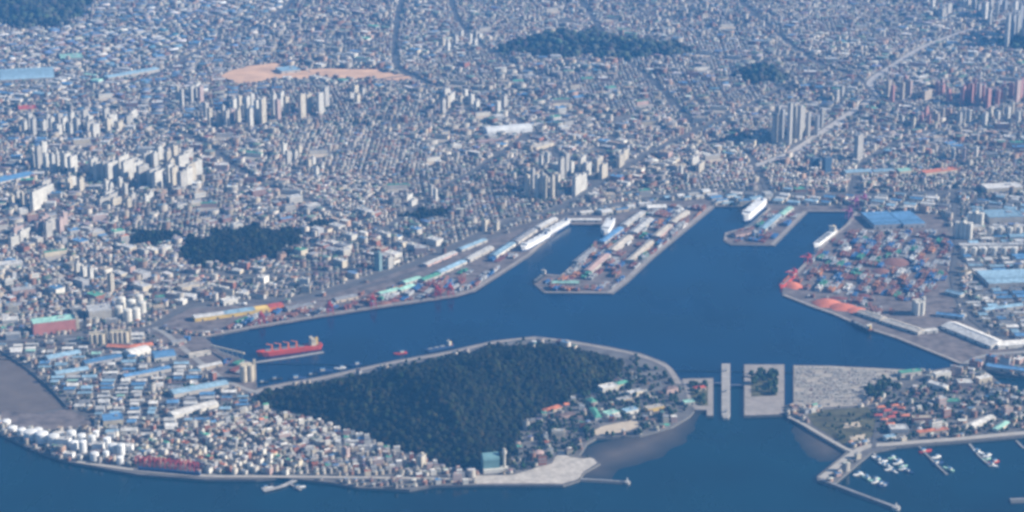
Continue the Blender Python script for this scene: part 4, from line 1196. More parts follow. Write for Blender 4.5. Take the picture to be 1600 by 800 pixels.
# ------------------------------------------------------------------ apartment estates
cluster('pale slab block of the dense estate left of the old city', [(152, 283, 28, 10), (163, 284, 30, 9), (174, 287, 32, 14), (198, 285, 32, 16), (207, 268, 20, 10), (222, 288, 28, 14), (228, 262, 22, 10), (246, 297, 28, 14), (241, 262, 22, 8), (262, 255, 18, 8), (272, 292, 30, 10), (285, 297, 28, 10), (298, 285, 28, 12), (268, 272, 22, 8), (284, 264, 20, 14), (186, 268, 20, 9)], -30)
cluster('tower in front of the dense slab estate', [(173, 306, 18, 7), (195, 306, 18, 7), (160, 322, 11, 13), (180, 322, 11, 13), (200, 325, 14, 8), (228, 318, 12, 8)], -30)
cluster('slim tower left of the dense slab estate', [(52, 262, 20, 6), (60, 265, 35, 8), (72, 268, 28, 6), (82, 270, 28, 6), (92, 270, 24, 6), (112, 272, 26, 10), (107, 297, 18, 8), (125, 300, 20, 8)], -25)
cluster('apartment tower by the left edge below the blue hall', [(18, 322, 14, 7), (36, 320, 17, 8), (55, 330, 30, 13), (75, 305, 15, 11)], -25)
cluster('pale block of the left-hand hillside group', [(60, 362, 14, 11), (74, 372, 22, 10), (83, 370, 24, 11), (94, 365, 22, 8), (35, 378, 16, 13), (20, 385, 14, 12)], -30, ('pale', 'rose', 'white'))
cluster('apartment block in the long far left row', [(52, 212, 26, 7), (68, 210, 20, 7), (80, 205, 20, 7), (90, 213, 16, 8), (100, 205, 20, 8), (110, 214, 20, 6), (121, 208, 22, 7), (140, 200, 18, 8), (148, 215, 20, 10), (159, 214, 24, 8), (172, 200, 20, 8), (186, 205, 14, 8), (200, 196, 14, 9), (38, 205, 14, 7)], -22)
cluster('tower in the row below the bare soil lot', [(284, 168, 28, 6), (300, 161, 26, 8), (313, 160, 24, 7), (328, 200, 30, 7), (342, 197, 22, 6), (354, 200, 26, 8), (372, 197, 24, 7), (386, 180, 28, 7), (410, 195, 40, 9), (434, 189, 32, 7), (447, 178, 26, 7), (472, 186, 38, 9), (500, 181, 34, 9), (365, 176, 20, 7), (391, 200, 30, 7)], -22, ('white', 'cream', 'pale', 'rose'))
cluster('pale tower beside the far curved road', [(548, 158, 12, 8), (558, 163, 14, 7), (692, 178, 22, 7), (705, 160, 12, 10), (720, 165, 14, 7), (778, 178, 18, 8), (745, 175, 16, 8), (700, 80, 14, 6), (712, 70, 14, 6), (735, 68, 14, 6), (742, 75, 12, 7)], -25)
cluster('tall pale tower of the estate behind the dock head', [(824, 308, 34, 7), (839, 309, 34, 7), (852, 310, 34, 7), (863, 309, 34, 7), (845, 264, 20, 6), (877, 284, 36, 9), (893, 271, 17, 8)], -24)
cluster('cream tower beside the main road behind the dock head', [(901, 307, 30, 12), (918, 277, 20, 11), (943, 281, 22, 12), (970, 263, 18, 13)], -24, ('cream', 'white'))
cluster('very tall tower of the high cluster beside the expressway', [(1211, 226, 46, 9), (1222, 222, 50, 8), (1234, 228, 66, 9), (1250, 220, 54, 9), (1263, 215, 38, 8), (1277, 212, 30, 8)], -20, ('pale', 'greywall', 'pale'), jit=4)
cluster('hazy high-rise in the far right corner', [(1575, 75, 52, 9), (1584, 62, 42, 8), (1595, 46, 36, 9), (1541, 30, 25, 9), (1560, 27, 22, 9), (1571, 20, 18, 8), (1508, 16, 14, 9), (1530, 26, 18, 8), (1548, 38, 20, 8), (1475, 30, 16, 14), (1600, 70, 40, 8), (1459, 12, 12, 9)], -25, ('pale', 'white', 'greywall'))
cluster('pinkish apartment tower in the far right estate', [(1395, 161, 26, 7), (1410, 156, 26, 7), (1422, 151, 24, 7), (1465, 151, 22, 7), (1483, 161, 20, 8), (1505, 166, 30, 8), (1518, 162, 30, 7), (1530, 166, 34, 8), (1545, 170, 30, 10), (1560, 166, 24, 8), (1571, 160, 20, 8), (1590, 161, 34, 10), (1440, 197, 18, 8), (1452, 199, 18, 7), (1465, 196, 16, 7)], -25, ('salmon', 'tan', 'rose', 'salmon'))
cluster('wide tan apartment slab in the far right estate', [(1450, 158, 15, 28)], -40, ('tan',))
cluster('white block below the pinkish estate', [(1500, 196, 18, 8), (1515, 191, 18, 8), (1540, 196, 18, 9), (1560, 191, 16, 8), (1576, 186, 18, 8), (1410, 196, 14, 7), (1428, 200, 14, 7), (1592, 192, 16, 8)], -25)
cluster('pale grey tower above the light blue halls', [(1342, 252, 40, 14)], -30, ('pale',), dep=16)
cluster('white tower of the trio right of the light blue halls', [(1490, 251, 18, 8), (1507, 254, 22, 8), (1526, 246, 15, 8)], -25, ('white', 'rose'))
cluster('dark blue glass office block behind the docks', [(1273, 269, 22, 13), (1292, 270, 24, 13)], -50, ('blueglass',), dep=18, glassy=True, cat='office block', name='office_block')
cluster('isolated tower in the middle of the old city', [(1073, 286, 14, 7), (1095, 270, 13, 17), (1308, 162, 20, 8), (680, 316, 20, 6), (645, 323, 9, 11), (450, 257, 20, 8), (461, 251, 14, 7), (482, 265, 14, 7), (494, 273, 10, 7)], -25)
cluster('white tower above the north quay railway', [(758, 362, 17, 8), (776, 361, 13, 8)], -25, ('white', 'cream'))
cluster('slim cream tower at the old city edge, left side', [(173, 457, 28, 7)], -25, ('cream',))
cluster('white slab of the slanted trio below the hillside group', [(120, 426, 14, 6), (130, 433, 16, 6), (141, 436, 16, 7)], -35, ('white',))
cluster('teal tower overlooking the north quay', [(591, 424, 28, 10)], -30, ('tealglass',), dep=18)
cluster('pale tower beside the teal one', [(608, 421, 18, 10)], -30, ('pale',))
cluster('white end tower of the waterfront quarter', [(658, 731, 17, 13)], -25, ('cream',), dep=16)
cluster('tall rose waterfront hotel amid low houses', [(540, 716, 14, 10)], -25, ('rose',), dep=14)
# ------------------------------------------------------------------ the city: lots in rotated street grids
def grid_lots(n_seeds, sx, sy, seed, street=6.0, block=7, bias=None):
    r = np.random.default_rng(seed)
    sxs = r.uniform(-3000, 3000, n_seeds); sys_ = r.uniform(4700, 11300, n_seeds)
    out = []
    for k in range(n_seeds):
        R = 620 if n_seeds > 60 else 1900
        d2 = (sxs - sxs[k]) ** 2 + (sys_ - sys_[k]) ** 2
        near = np.where(d2 < (2 * R) ** 2)[0]
        a = r.choice([HA - math.pi / 2, HA - math.pi / 2 + .35, HA - math.pi / 2 - .3, .1, .5]) + r.normal(0, .07)
        n = int(2 * R / sx)
        i = np.arange(-n // 2, n // 2)
        gx = i * sx + (i // block) * street * 1.4
        gy = i * sy + (i // 2) * street
        gx, gy = np.meshgrid(gx, gy)
        gx = gx.ravel() + r.normal(0, sx * .06, gx.size); gy = gy.ravel() + r.normal(0, sy * .06, gy.size)
        x = sxs[k] + gx * math.cos(a) - gy * math.sin(a); y = sys_[k] + gx * math.sin(a) + gy * math.cos(a)
        ok = (np.hypot(x - sxs[k], y - sys_[k]) < R)
        x, y = x[ok], y[ok]
        dd = (x[:, None] - sxs[None, near]) ** 2 + (y[:, None] - sys_[None, near]) ** 2
        ok = near[dd.argmin(1)] == k
        x, y = x[ok], y[ok]
        px, py = PX(x, y)
        ok = (px > -120) & (px < 1720) & (py > -30) & (py < 820)
        out.append(np.stack([x[ok], y[ok], np.full(ok.sum(), a), px[ok], py[ok], np.full(ok.sum(), k)], 1))
    return np.concatenate(out)

ZONES = {   # px polygons
    'left_ind': [(-200, 538), (0, 536), (235, 513), (300, 556), (345, 590), (400, 612), (405, 632), (330, 662), (215, 692), (160, 680), (110, 640), (50, 578), (-200, 545)],
    'right_ind': [(1445, 372), (1500, 308), (1750, 300), (1750, 560), (1600, 548), (1500, 500), (1440, 470)],
    'far_ind': [(-200, -30), (470, -30), (420, 30), (330, 70), (220, 125), (100, 150), (-200, 190)],
    'waterfront': [(210, 692), (330, 662), (405, 632), (440, 648), (540, 676), (660, 717), (742, 736), (742, 752), (400, 748), (215, 740)],
    'campus': [(800, 740), (805, 690), (860, 642), (975, 578), (990, 555), (1062, 600), (1085, 640), (1000, 682), (900, 715), (860, 725)],
    'village': [(1378, 630), (1440, 588), (1500, 576), (1560, 605), (1750, 625), (1750, 672), (1600, 678), (1400, 694), (1376, 692)],
    'dock_back': [(880, 345), (960, 318), (1110, 297), (1480, 300), (1480, 330), (1100, 322)],
    'hill_quay': [(405, 606), (560, 578), (700, 552), (835, 526), (960, 545), (1040, 568), (1060, 600), (1000, 560), (835, 542), (700, 562), (560, 590), (412, 616)],
}
def zone_of(px, py):
    z = np.full(len(px), 'old', dtype=object)
    for k, p in ZONES.items():
        z[inside(p, px, py)] = k
    return z

WHERE = {'left_ind': 'near the white tanks', 'right_ind': 'in the right-hand port', 'far_ind': 'in the far factory district', 'waterfront': 'below the dark hill',
         'campus': 'between hill and lock', 'village': 'behind the boat harbour', 'old': 'in the old city', 'dock_back': 'behind the dock heads', 'hill_quay': 'behind the dark hill'}

# ---- sheds of the industrial districts
shed_roofs = [('roofblue', 'blue'), ('rooflightblue', 'light blue'), ('roofwhite', 'white'), ('roofpale', 'pale grey'), ('roofgrey', 'dark grey'), ('roofbrown', 'brown'), ('roofmint', 'mint')]
SHED_W = {'left_ind': [.22, .16, .24, .16, .12, .06, .04], 'right_ind': [.24, .22, .14, .18, .12, .05, .05], 'far_ind': [.10, .18, .20, .28, .14, .05, .05], 'dock_back': [.15, .2, .2, .2, .2, .05, 0]}
n_shed = 0
far_boxes = []
for sx, sy, zs in ((44, 27, ('left_ind',)), (52, 34, ('right_ind', 'dock_back')), (74, 44, ('far_ind',))):
    lots = grid_lots(26, sx, sy, 5 + int(sx), street=7, block=4)
    lots = lots[np.argsort(lots[:, 1])]
    zz = zone_of(lots[:, 3], lots[:, 4])
    for (x, y, a, px, py, _), z in zip(lots, zz):
        if z not in zs or RND.random() < (.12 if z != 'far_ind' else .45):
            continue
        L = sx * RND.uniform(.4, .95); D = sy * RND.uniform(.4, .92)
        q = rect(x, y, L / 2, D / 2, a) + [(x, y)]
        if occupied([p[0] for p in q], [p[1] for p in q]).any():
            continue
        rf, rn = RND.choices(shed_roofs, SHED_W[z])[0]
        wl = RND.choice(('white', 'pale', 'greywall', 'cream', 'tan'))
        st = RND.choice(('gable', 'gable', 'gable', 'flat', 'vault'))
        if n_shed < 290 and -10 < px < 1610:
            shed_at(x, y, L, D, RND.uniform(6, 11), a, rf, wl, '%s-roofed %s shed with %s walls %s' % (rn, {'gable': 'pitched', 'flat': 'flat', 'vault': 'vaulted'}[st], {'greywall': 'grey'}.get(wl, wl), WHERE[z]), st, doors=1)
            n_shed += 1

# ---- schools: a long block beside a pale yard
sk = 0
for tx, ty in zip(NR.uniform(-2600, 2600, 400), NR.uniform(6300, 10900, 400)):
    q_ = PX(tx, ty)
    if sk >= 34 or not (20 < q_[0] < 1580 and 10 < q_[1] < 480) or zone_of([q_[0]], [q_[1]])[0] != 'old':
        continue
    a_ = RND.choice((HA - math.pi / 2, .1, .4)) + RND.uniform(-.1, .1)
    q = rect(tx, ty, 42, 36, a_) + [(tx, ty)]
    if occupied([p[0] for p in q], [p[1] for p in q]).any():
        continue
    sk += 1
    sheet('school_yard', rect(tx, ty, 38, 24, a_), LZ + .5 + .01 * sk, lot_m if sk % 3 else sand_m)
    mark(rect(tx, ty, 40, 26, a_), 1)
    bx, by = tx - math.sin(a_) * 34, ty + math.cos(a_) * 34
    shed_at(bx, by, RND.uniform(52, 74), 13, RND.uniform(13, 17), a_, RND.choice(('roofpale', 'roofgrey', 'roofgreen')), (wl := RND.choice(('white', 'cream', 'rose', 'pale'))), wl + ' long school block beside its open pale yard in the city', 'flat', cat='school', name='school_block', doors=0)

# ---- larger buildings scattered through the city: markets, offices, plants, walk-up estates
big = grid_lots(70, 56, 42, 91, street=8, block=3)
bz = zone_of(big[:, 3], big[:, 4])
bp = {'old': .42, 'far_ind': .8, 'right_ind': .3, 'left_ind': 0, 'waterfront': .10, 'campus': 0, 'village': .12, 'dock_back': .5, 'hill_quay': 0}
bigs = []
for (bx, by, ba, qx, qy, bs), z in zip(big, bz):
    far_left = z == 'far_ind' or (qx < 420 and qy < 230)
    p_ = bp[z] * (.35 + 1.3 * max(0, min(1, .5 + .7 * float(wob(bx, by, .22))))) + (.25 if far_left else 0)
    if RND.random() > p_:
        continue
    bw, bd = RND.uniform(20, 50), RND.uniform(14, 34)
    q = rect(bx, by, bw / 2, bd / 2, ba) + [(bx, by)]
    if occupied([p[0] for p in q], [p[1] for p in q]).any():
        continue
    mark(rect(bx, by, bw / 2 + 3, bd / 2 + 3, ba), 1)
    roofs = (5, 5, 2, 7, 1, 5, 0) if far_left else (1, 2, 0, 7, 4, 9, 5, 1, 3)
    bigs.append((bx, by, ba, qx, qy, bs, bw, bd, RND.uniform(7, 13) if far_left else RND.choice((RND.uniform(8, 14), RND.uniform(12, 24))), RND.choice(roofs)))
bigs = np.array(bigs)

# ---- lots of the dense city
lots = grid_lots(130, 16.2, 15.0, 77, street=5.0, block=7)
zz = zone_of(lots[:, 3], lots[:, 4])
x, y, ang, px, py, sid = lots.T
sid = sid.astype(int)
DT = NR.uniform(.72, 1.18, 130); DM = NR.choice([.01, .02, .03, .05, .12], 130); DS = NR.uniform(.86, 1.12, 130); DH = NR.uniform(.8, 1.3, 130); DD = NR.uniform(.84, .97, 130)
n = len(x)
w = 16.2 * NR.uniform(.5, .95, n); d = 15.0 * NR.uniform(.5, .95, n)
h = np.where(NR.random(n) < .2, NR.uniform(9, 14, n), NR.uniform(4.5, 9.5, n))
h *= DH[sid]; w *= DS[sid]; d *= DS[sid]
mid = NR.random(n) < DM[sid]
mid |= (NR.random(n) < .13) & (wob(x, y, .18) > .45)
mid[np.isin(zz, ['left_ind', 'right_ind'])] &= NR.random(np.isin(zz, ['left_ind', 'right_ind']).sum()) < .3
w[mid] *= NR.uniform(1.2, 2.3, mid.sum()); d[mid] *= NR.uniform(1.0, 1.5, mid.sum()); h[mid] = NR.uniform(13, 27, mid.sum())
h[mid & (zz == 'waterfront')] *= .75
w[(zz == 'waterfront') & ~mid] *= 1.12; h[(zz == 'waterfront') & ~mid] *= 1.3
nb = len(bigs)
x = np.concatenate([x, bigs[:, 0]]); y = np.concatenate([y, bigs[:, 1]]); ang = np.concatenate([ang, bigs[:, 2]]); px = np.concatenate([px, bigs[:, 3]]); py = np.concatenate([py, bigs[:, 4]]); sid = np.concatenate([sid, bigs[:, 5].astype(int)])
w = np.concatenate([w, bigs[:, 6]]); d = np.concatenate([d, bigs[:, 7]]); h = np.concatenate([h, bigs[:, 8]]); mid = np.concatenate([mid, np.ones(nb, bool)]); zz = zone_of(px, py); isbig = np.concatenate([np.zeros(n, bool), np.ones(nb, bool)]); n += nb
ok = ~occupied(x, y)
for s1, s2 in ((1, 1), (1, -1), (-1, 1), (-1, -1)):
    c, s = np.cos(ang), np.sin(ang)
    ok &= ~occupied(x + c * s1 * w * .45 - s * s2 * d * .45, y + s * s1 * w * .45 + c * s2 * d * .45)
keep = NR.random(n)
thin = {'campus': .22, 'village': .40, 'left_ind': .5, 'right_ind': .5, 'far_ind': .75, 'waterfront': .84, 'old': .95, 'dock_back': .45, 'hill_quay': .15}
lim = np.array([thin[z] for z in zz]); lim = np.where(zz == 'old', DD[sid], lim)
green = (wob(x, y, .12) + .6 * wob(x + 400, y, .5)) > .72                  # planted pockets in the city
lim = np.where(green & (zz == 'old'), .34, lim)
build = (ok & (keep < lim)) | isbig
ok &= ~isbig
treeable = ok & ~build & (NR.random(n) < .85)
# hand-coloured palette; probabilities
ROOFC = np.array([(.22, .21, .215), (.32, .31, .30), (.44, .42, .39), (.15, .23, .18), (.20, .14, .13), (.13, .22, .35), (.40, .19, .12), (.68, .65, .60), (.13, .125, .13), (.38, .28, .21)])
RP = np.array([.20, .20, .14, .08, .12, .06, .04, .06, .05, .06]); RP = RP / RP.sum()
WALLC = np.array([(.56, .51, .44), (.44, .38, .30), (.31, .28, .26), (.27, .15, .11), (.42, .29, .22), (.48, .45, .40)])
WP = np.array([.26, .2, .14, .12, .12, .16])
ROOFN = [('roofgrey', 'grey'), ('roofpale', 'grey'), ('roofpale', 'pale'), ('roofgreen', 'green'), ('roofbrown', 'brown'), ('roofblue', 'blue'), ('rooforange', 'orange'), ('roofwhite', 'white'), ('roofgrey', 'grey'), ('tan', 'tan')]
WALLN = ['white', 'cream', 'greywall', 'brick', 'rose', 'pale']
WN = {'greywall': 'grey', 'brick': 'brick-red', 'white': 'white', 'cream': 'cream', 'rose': 'rose-walled', 'pale': 'pale'}
ri = NR.choice(len(ROOFC), n, p=RP); wi = NR.choice(len(WALLC), n, p=WP / WP.sum())
ri[isbig] = bigs[:, 9].astype(int)
wf = zz == 'waterfront'
ri[wf & (NR.random(n) < .14)] = 7; wi[wf & (NR.random(n) < .15)] = 0
gab = (~mid | (isbig & (h < 11))) & (NR.random(n) < np.where(zz == 'old', .3, .4))
inv = (px > 0) & (px < 1600) & (py > 0) & (py < 800)
dist = np.hypot(y, CAM_H)
idx = np.where(build & inv)[0]
size = np.sqrt(w * np.maximum(d, h)) / dist
hs = idx[~mid[idx]]; hs = hs[np.argsort(-size[hs])][:300]
ms = idx[mid[idx]]; ms = ms[np.argsort(-size[ms])][:300]
solo = np.zeros(n, bool); solo[hs] = True; solo[ms] = True
for i in hs:
    rm, rn = ROOFN[ri[i]]
    o = empty('house', x[i], y[i], LZ, ang[i])
    wl_ = part('wall', 'box', WALLN[wi[i]], o, (0, 0, 0), (w[i], d[i], h[i]))
    if gab[i]:
        part('roof', 'gable', rm, o, (0, 0, h[i]), (w[i] + .8, d[i] + .8, d[i] * .26))
    else:
        rf_ = part('roof', 'tray', rm, o, (0, 0, h[i]), (w[i] + .3, d[i] + .3, 1.1))
        part('stair_hut', 'box', WALLN[wi[i]], rf_, (w[i] * .22, d[i] * .18, h[i] + .3), (w[i] * .32, d[i] * .32, 2.6))
    reg(o, '%s house with %s %s roof %s' % (WN[WALLN[wi[i]]], 'pitched' if gab[i] else 'flat', rn, WHERE[zz[i]]), 'house', x[i], y[i])
for i in ms:
    rm, rn = ROOFN[ri[i]]
    o = empty('mid_rise_building', x[i], y[i], LZ, ang[i])
    wl_ = part('wall', 'box', WALLN[wi[i]], o, (0, 0, 0), (w[i], d[i], h[i]))
    rf_ = part('roof', 'gable' if gab[i] else 'tray', rm, o, (0, 0, h[i]), (w[i] + .3, d[i] + .3, d[i] * .15 if gab[i] else 1.3))
    part('stair_hut', 'box', WALLN[wi[i]], rf_, (-w[i] * .2, d[i] * .1, h[i] + .4), (min(6, w[i] * .3), min(6, d[i] * .4), 3.4))
    for k in range(2):
        part('window_band', 'box', 'steel', wl_, (0, -d[i] / 2 - .1, h[i] * (.3 + .32 * k)), (w[i] * .9, .4, h[i] * .12))
    reg(o, '%s mid-rise block with %s roof %s' % (WN[WALLN[wi[i]]], rn, WHERE[zz[i]]), 'building', x[i], y[i])

def building_mass(name, x, y, z0, w, d, h, ang, rc, wc, gable, label, cat):
    c, s = np.cos(ang), np.sin(ang)
    V = []; F = []; C = []
    off = 0
    for g in (False, True):
        m = gable == g
        k = m.sum()
        if not k:
            continue
        nv = 14 if g else 12
        lx = np.array([-1, 1, 1, -1] * (3) + ([-1, 1] if g else [])) * .5
        ly = np.array([-1, -1, 1, 1] * (3) + ([0, 0] if g else [])) * .5
        up = np.array([0] * 4 + [1] * (nv - 4))
        xx = w[m, None] * lx; yy = d[m, None] * ly
        xx[:, 8:] *= 1.03; yy[:, 8:12] *= 1.03
        zz_ = z0[m, None] + h[m, None] * up
        if g:
            zz_[:, 12:] += d[m, None] * .26
        X = x[m, None] + xx * c[m, None] - yy * s[m, None]; Y = y[m, None] + xx * s[m, None] + yy * c[m, None]
        V.append(np.stack([X, Y, zz_], -1).reshape(-1, 3))
        t = [(0, 1, 5), (0, 5, 4), (1, 2, 6), (1, 6, 5), (2, 3, 7), (2, 7, 6), (3, 0, 4), (3, 4, 7)]
        t += [(8, 9, 13), (8, 13, 12), (10, 11, 12), (10, 12, 13), (8, 12, 11), (9, 10, 13)] if g else [(8, 9, 10), (8, 10, 11)]
        t = np.array(t)
        F.append((t[None] + (np.arange(k) * nv)[:, None, None] + off).reshape(-1, 3))
        cc = np.concatenate([np.repeat(wc[m][:, None], 8, 1), np.repeat(rc[m][:, None], nv - 8, 1)], 1)
        C.append(np.concatenate([cc, np.ones((k, nv, 1))], 2).reshape(-1, 4))
        off += k * nv
    o = link(name, big_mesh(name, np.concatenate(V), np.concatenate(F), mass_m, 'tint', np.concatenate(C)))
    o['kind'] = 'stuff'; o['label'] = label; o['category'] = cat
    return o
mass_m = mat('city_plaster_and_roofing', (.4, .4, .4), rough=.85, var=0, mottled=.15, scale=.15, attr='tint')
m = build & ~solo
rc = ROOFC[ri] * NR.uniform(.7, 1.25, (n, 1)) * DT[sid][:, None] + NR.normal(0, .015, (n, 3)); wc = WALLC[wi] * NR.uniform(.75, 1.15, (n, 1)) * (.5 + .5 * DT[sid][:, None])
rc = np.clip(rc, .02, .85); wc = np.clip(wc, .02, .85)
hut = m & ~gab & (NR.random(n) < .35)
X_ = np.concatenate([x[m], x[hut] + w[hut] * .15]); Y_ = np.concatenate([y[m], y[hut] + d[hut] * .1])
building_mass('city_houses', X_, Y_, np.concatenate([np.full(m.sum(), LZ), LZ + h[hut]]), np.concatenate([w[m], w[hut] * .35]), np.concatenate([d[m], d[hut] * .35]), np.concatenate([h[m], np.full(hut.sum(), 2.6)]),
              np.concatenate([ang[m], ang[hut]]), np.concatenate([rc[m], wc[hut]]), np.concatenate([wc[m], wc[hut]]), np.concatenate([gab[m], np.zeros(hut.sum(), bool)]), 'hazy carpet of countless small houses across the city', 'houses')

# ---- trees: single ones in the near parks, a mass of them between the city houses
TP = [('tree among the campus buildings between hill and lock', ZONES['campus'], 13, 95), ('tree in the garden on the lock island', [(1172, 583), (1215, 582), (1215, 619), (1173, 621)], 14, 48), ('tree on the green patch left of the narrow lock', [(1077, 599), (1105, 599), (1105, 633), (1090, 633), (1081, 622)], 12, 20),
      ('tree in the brownish park behind the sea wall', [(1262, 646), (1290, 639), (1355, 635), (1381, 655), (1373, 678), (1345, 692), (1315, 696)], 9, 42), ('tree in the dark grove at the car park corner', [(1350, 612), (1375, 592), (1400, 592), (1415, 606), (1395, 622), (1360, 626)], 15, 38),
      ('tree among the village houses behind the boat harbour', ZONES['village'], 12, 60)]
for lab, poly_px, hh, cnt in TP:
    poly = W(poly_px); xs_ = [p[0] for p in poly]; ys_ = [p[1] for p in poly]
    got = tries = 0
    garden = 'garden' in lab or 'green patch' in lab or 'park behind' in lab or 'grove' in lab
    while got < cnt and tries < cnt * 30:
        tries += 1
        tx, ty = RND.uniform(min(xs_), max(xs_)), RND.uniform(min(ys_), max(ys_))
        if not inside(poly, [tx], [ty])[0] or (not garden and occupied([tx], [ty])[0]):
            continue
        q_ = PX(tx, ty)
        if not (0 < q_[0] < 1600):
            continue
        tree(tx, ty, hh * RND.uniform(.7, 1.4), lab, seed=got)
        got += 1
extra = []
for zk, cnt in (('campus', 260), ('village', 130)):
    poly = W(ZONES[zk]); xs_ = [p[0] for p in poly]; ys_ = [p[1] for p in poly]
    qx, qy = NR.uniform(min(xs_), max(xs_), cnt * 4), NR.uniform(min(ys_), max(ys_), cnt * 4)
    q = np.where(inside(poly, qx, qy) & ~occupied(qx, qy))[0][:cnt]
    extra.append(np.stack([qx[q], qy[q], np.full(len(q), LZ + 5.5), NR.uniform(3, 5.5, len(q))], -1))
t = treeable & (NR.random(n) < np.where(green, .9, .5))
tr = NR.uniform(2.6, 5.2, t.sum())
scatter_crowns('street_trees', np.concatenate([np.stack([x[t], y[t], LZ + tr * 1.2, tr], -1)] + extra), 'dark street and courtyard trees scattered between the city houses', 'trees', (.026, .042, .026))

# ---- containers in the yards
CC = [('boxred', 'red'), ('boxblue', 'blue'), ('boxgreen', 'green'), ('boxorange', 'orange'), ('boxgrey', 'grey'), ('boxwhite', 'white'), ('rust', 'rust-brown')]
CW = [.08, .12, .04, .04, .32, .04, .36]
yards = [('in the big yard right of the docks', [(1330, 362), (1470, 362), (1488, 385), (1478, 440), (1430, 470), (1350, 470), (1240, 450), (1272, 402), (1300, 376)], .52),
         ('on the long pier', [(950, 356), (915, 398), (880, 432), (850, 440), (862, 455), (952, 455), (975, 436), (1105, 325), (1050, 322)], .42), ('on the short pier', [(1205, 330), (1180, 355), (1140, 368), (1145, 379), (1205, 379), (1252, 334)], .3),
         ('on the north quay', [(330, 520), (500, 490), (700, 460), (740, 450), (810, 400), (800, 395), (700, 430), (560, 462), (420, 485)], .36), ('at the basin corner', [(262, 530), (318, 531), (340, 553), (384, 568), (392, 580), (370, 590), (300, 552)], .1), ('beside the orange ore heaps', [(1400, 490), (1350, 470), (1300, 466), (1260, 464), (1280, 470), (1340, 494)], .5)]
cs = []
for lab, poly_px, dens in yards:
    poly = W(poly_px)
    xs_ = [p[0] for p in poly]; ys_ = [p[1] for p in poly]
    for gx in np.arange(-900, 900, 13.0):
        for gy in np.arange(-900, 900, 2.75):
            if int(gy // 2.75) % 7 == 6 or int(gx // 13) % 9 == 8:
                continue
            cx = sum(xs_) / len(xs_) + gx * math.cos(HA) - gy * math.sin(HA); cy = sum(ys_) / len(ys_) + gx * math.sin(HA) + gy * math.cos(HA)
            if min(xs_) < cx < max(xs_) and min(ys_) < cy < max(ys_):
                cs.append((cx, cy, lab, dens, int(gx // 52), int(gy // 19.25)))
cxs = np.array([c_[0] for c_ in cs]); cys = np.array([c_[1] for c_ in cs])
okc = np.zeros(len(cs), bool)
for lab, poly_px, dens in yards:
    sel = np.array([c_[2] == lab for c_ in cs])
    okc |= sel & inside(W(poly_px), cxs, cys)
okc &= ~hand_occ(cxs, cys) & ~hand_occ(cxs + 5 * math.cos(HA), cys + 5 * math.sin(HA)) & ~hand_occ(cxs - 5 * math.cos(HA), cys - 5 * math.sin(HA))
rowhash = {}
boxes_ = []
for i in np.where(okc)[0]:
    cx, cy, lab, dens, k1, k2 = cs[i]
    key = (lab, k1, k2)
    if key not in rowhash:
        rowhash[key] = (RND.random() < dens * 1.5, RND.choice((1, 2, 3, 4)), RND.choices(range(len(CC)), CW)[0])
    if not rowhash[key][0] or RND.random() < .1:
        continue
    for lv in range(max(1, rowhash[key][1] - RND.choice((0, 0, 0, 1)))):
        boxes_.append((cx, cy, LZ + .72 + lv * 2.65, lab, rowhash[key][2] if RND.random() < .85 else RND.choices(range(len(CC)), CW)[0]))
boxes_.sort(key=lambda b: (b[1], -b[2]))
for b in boxes_[:300]:
    nm_, cn = CC[b[4]]
    o = link('shipping_container', unit_mesh('container', mt(nm_)), None, (b[0], b[1], b[2]), HA, (12.2, 2.5, 2.6))
    reg(o, '%s shipping container %s' % (cn, b[3]), 'container', b[0], b[1])
rest = boxes_[300:]
if rest:
    rb = np.array([(b[0], b[1], b[2], b[4]) for b in rest]); k = len(rb)
    col_ = np.array([PAL[CC[int(q)][0]] for q in rb[:, 3]]) * NR.uniform(.7, 1.2, (k, 1))
    building_mass('container_stacks', rb[:, 0], rb[:, 1], rb[:, 2], np.full(k, 12.2), np.full(k, 2.45), np.full(k, 2.6), np.full(k, HA), col_, col_, np.zeros(k, bool), 'farther rows of many-coloured shipping containers filling the port yards', 'containers')

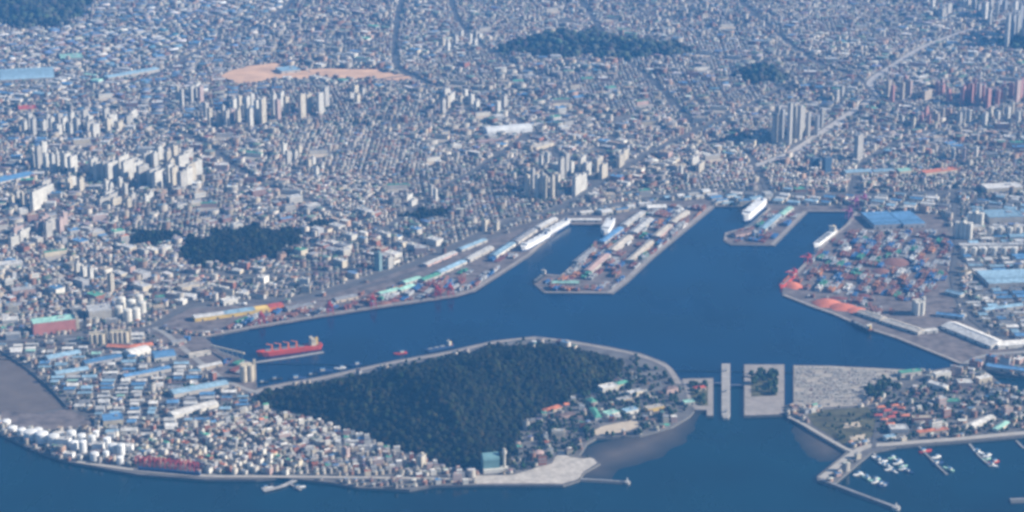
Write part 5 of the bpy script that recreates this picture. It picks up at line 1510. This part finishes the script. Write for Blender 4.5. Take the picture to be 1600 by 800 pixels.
# ---- parked cars: export lot beside the lock
car_cols = [('carwhite', 'white'), ('carsilver', 'silver'), ('hullblack', 'black'), ('dark', 'dark grey'), ('hullblue', 'dark blue'), ('boxred', 'red')]
lotp = W([(1243, 574), (1300, 575), (1398, 580), (1425, 582), (1375, 602), (1338, 632), (1270, 634), (1243, 629)])
cars = []
xs_ = [p[0] for p in lotp]; ys_ = [p[1] for p in lotp]
for r_, cy in enumerate(np.arange(min(ys_), max(ys_), 5.4)):
    if r_ % 5 == 4:
        continue
    for cx in np.arange(min(xs_), max(xs_), 2.7):
        cars.append((cx + RND.uniform(-.1, .1), cy + RND.uniform(-.3, .3)))
cars = np.array(cars)
cars = cars[inside(lotp, cars[:, 0], cars[:, 1])]
cars = cars[(wob(cars[:, 0], cars[:, 1], 1.1) > -.35) & (NR.random(len(cars)) < .9)]
cars = cars[np.argsort(cars[:, 1])]
ck = NR.choice(len(car_cols), len(cars), p=[.34, .46, .04, .09, .04, .03])
CZ = LZ + .12 + .03 * 10 + .01
for (cx, cy), k in zip(cars[:300], ck[:300]):
    o = link('parked_car', unit_mesh('carbody', mt(car_cols[k][0])), None, (cx, cy, CZ), math.pi / 2, (4.5, 1.85, 1.55))
    reg(o, '%s car in the lot beside the lock, front rows' % car_cols[k][1], 'car', cx, cy)
cr, kr = cars[300:], ck[300:]
k = len(cr)
cc_ = np.array([PAL[car_cols[q][0]] for q in kr])
building_mass('parked_cars', cr[:, 0], cr[:, 1], np.full(k, CZ), np.full(k, 1.85), np.full(k, 4.5), np.full(k, 1.35), np.zeros(k), cc_, cc_ * .5 + .02, np.zeros(k, bool), 'rows of cars packed across the big lot beside the lock', 'cars')

# ------------------------------------------------------------------ haze: one closed box of even air round everything
hm = bpy.data.materials.new('haze_air'); hm.use_nodes = True
nt = hm.node_tree
for nd in list(nt.nodes):
    if nd.type == 'BSDF_PRINCIPLED':
        nt.nodes.remove(nd)
pv = nt.nodes.new('ShaderNodeVolumePrincipled')
pv.inputs['Color'].default_value = (*HAZE_COLOR, 1)
pv.inputs['Density'].default_value = HAZE_DENSITY
pv.inputs['Anisotropy'].default_value = 0.0
nt.links.new(pv.outputs['Volume'], nt.nodes['Material Output'].inputs['Volume'])
hz = MB().box(0, 9500, -6, CAM_H + 60, 13500, 11500).build('haze', hm)
hz['kind'] = 'stuff'; hz['label'] = 'thin blue haze hanging over the whole city and harbour'; hz['category'] = 'haze'

finish_labels()
print('THINGS', len(THINGS), 'objects', len(bpy.data.objects), 'houses', int(build.sum()), 'sheds', n_shed, 'cars', len(cars), 'boxes', len(boxes_), 'mid', int((mid & build).sum()), 'tris', sum(len(o.data.polygons) for o in SC.objects if o.type == 'MESH'))
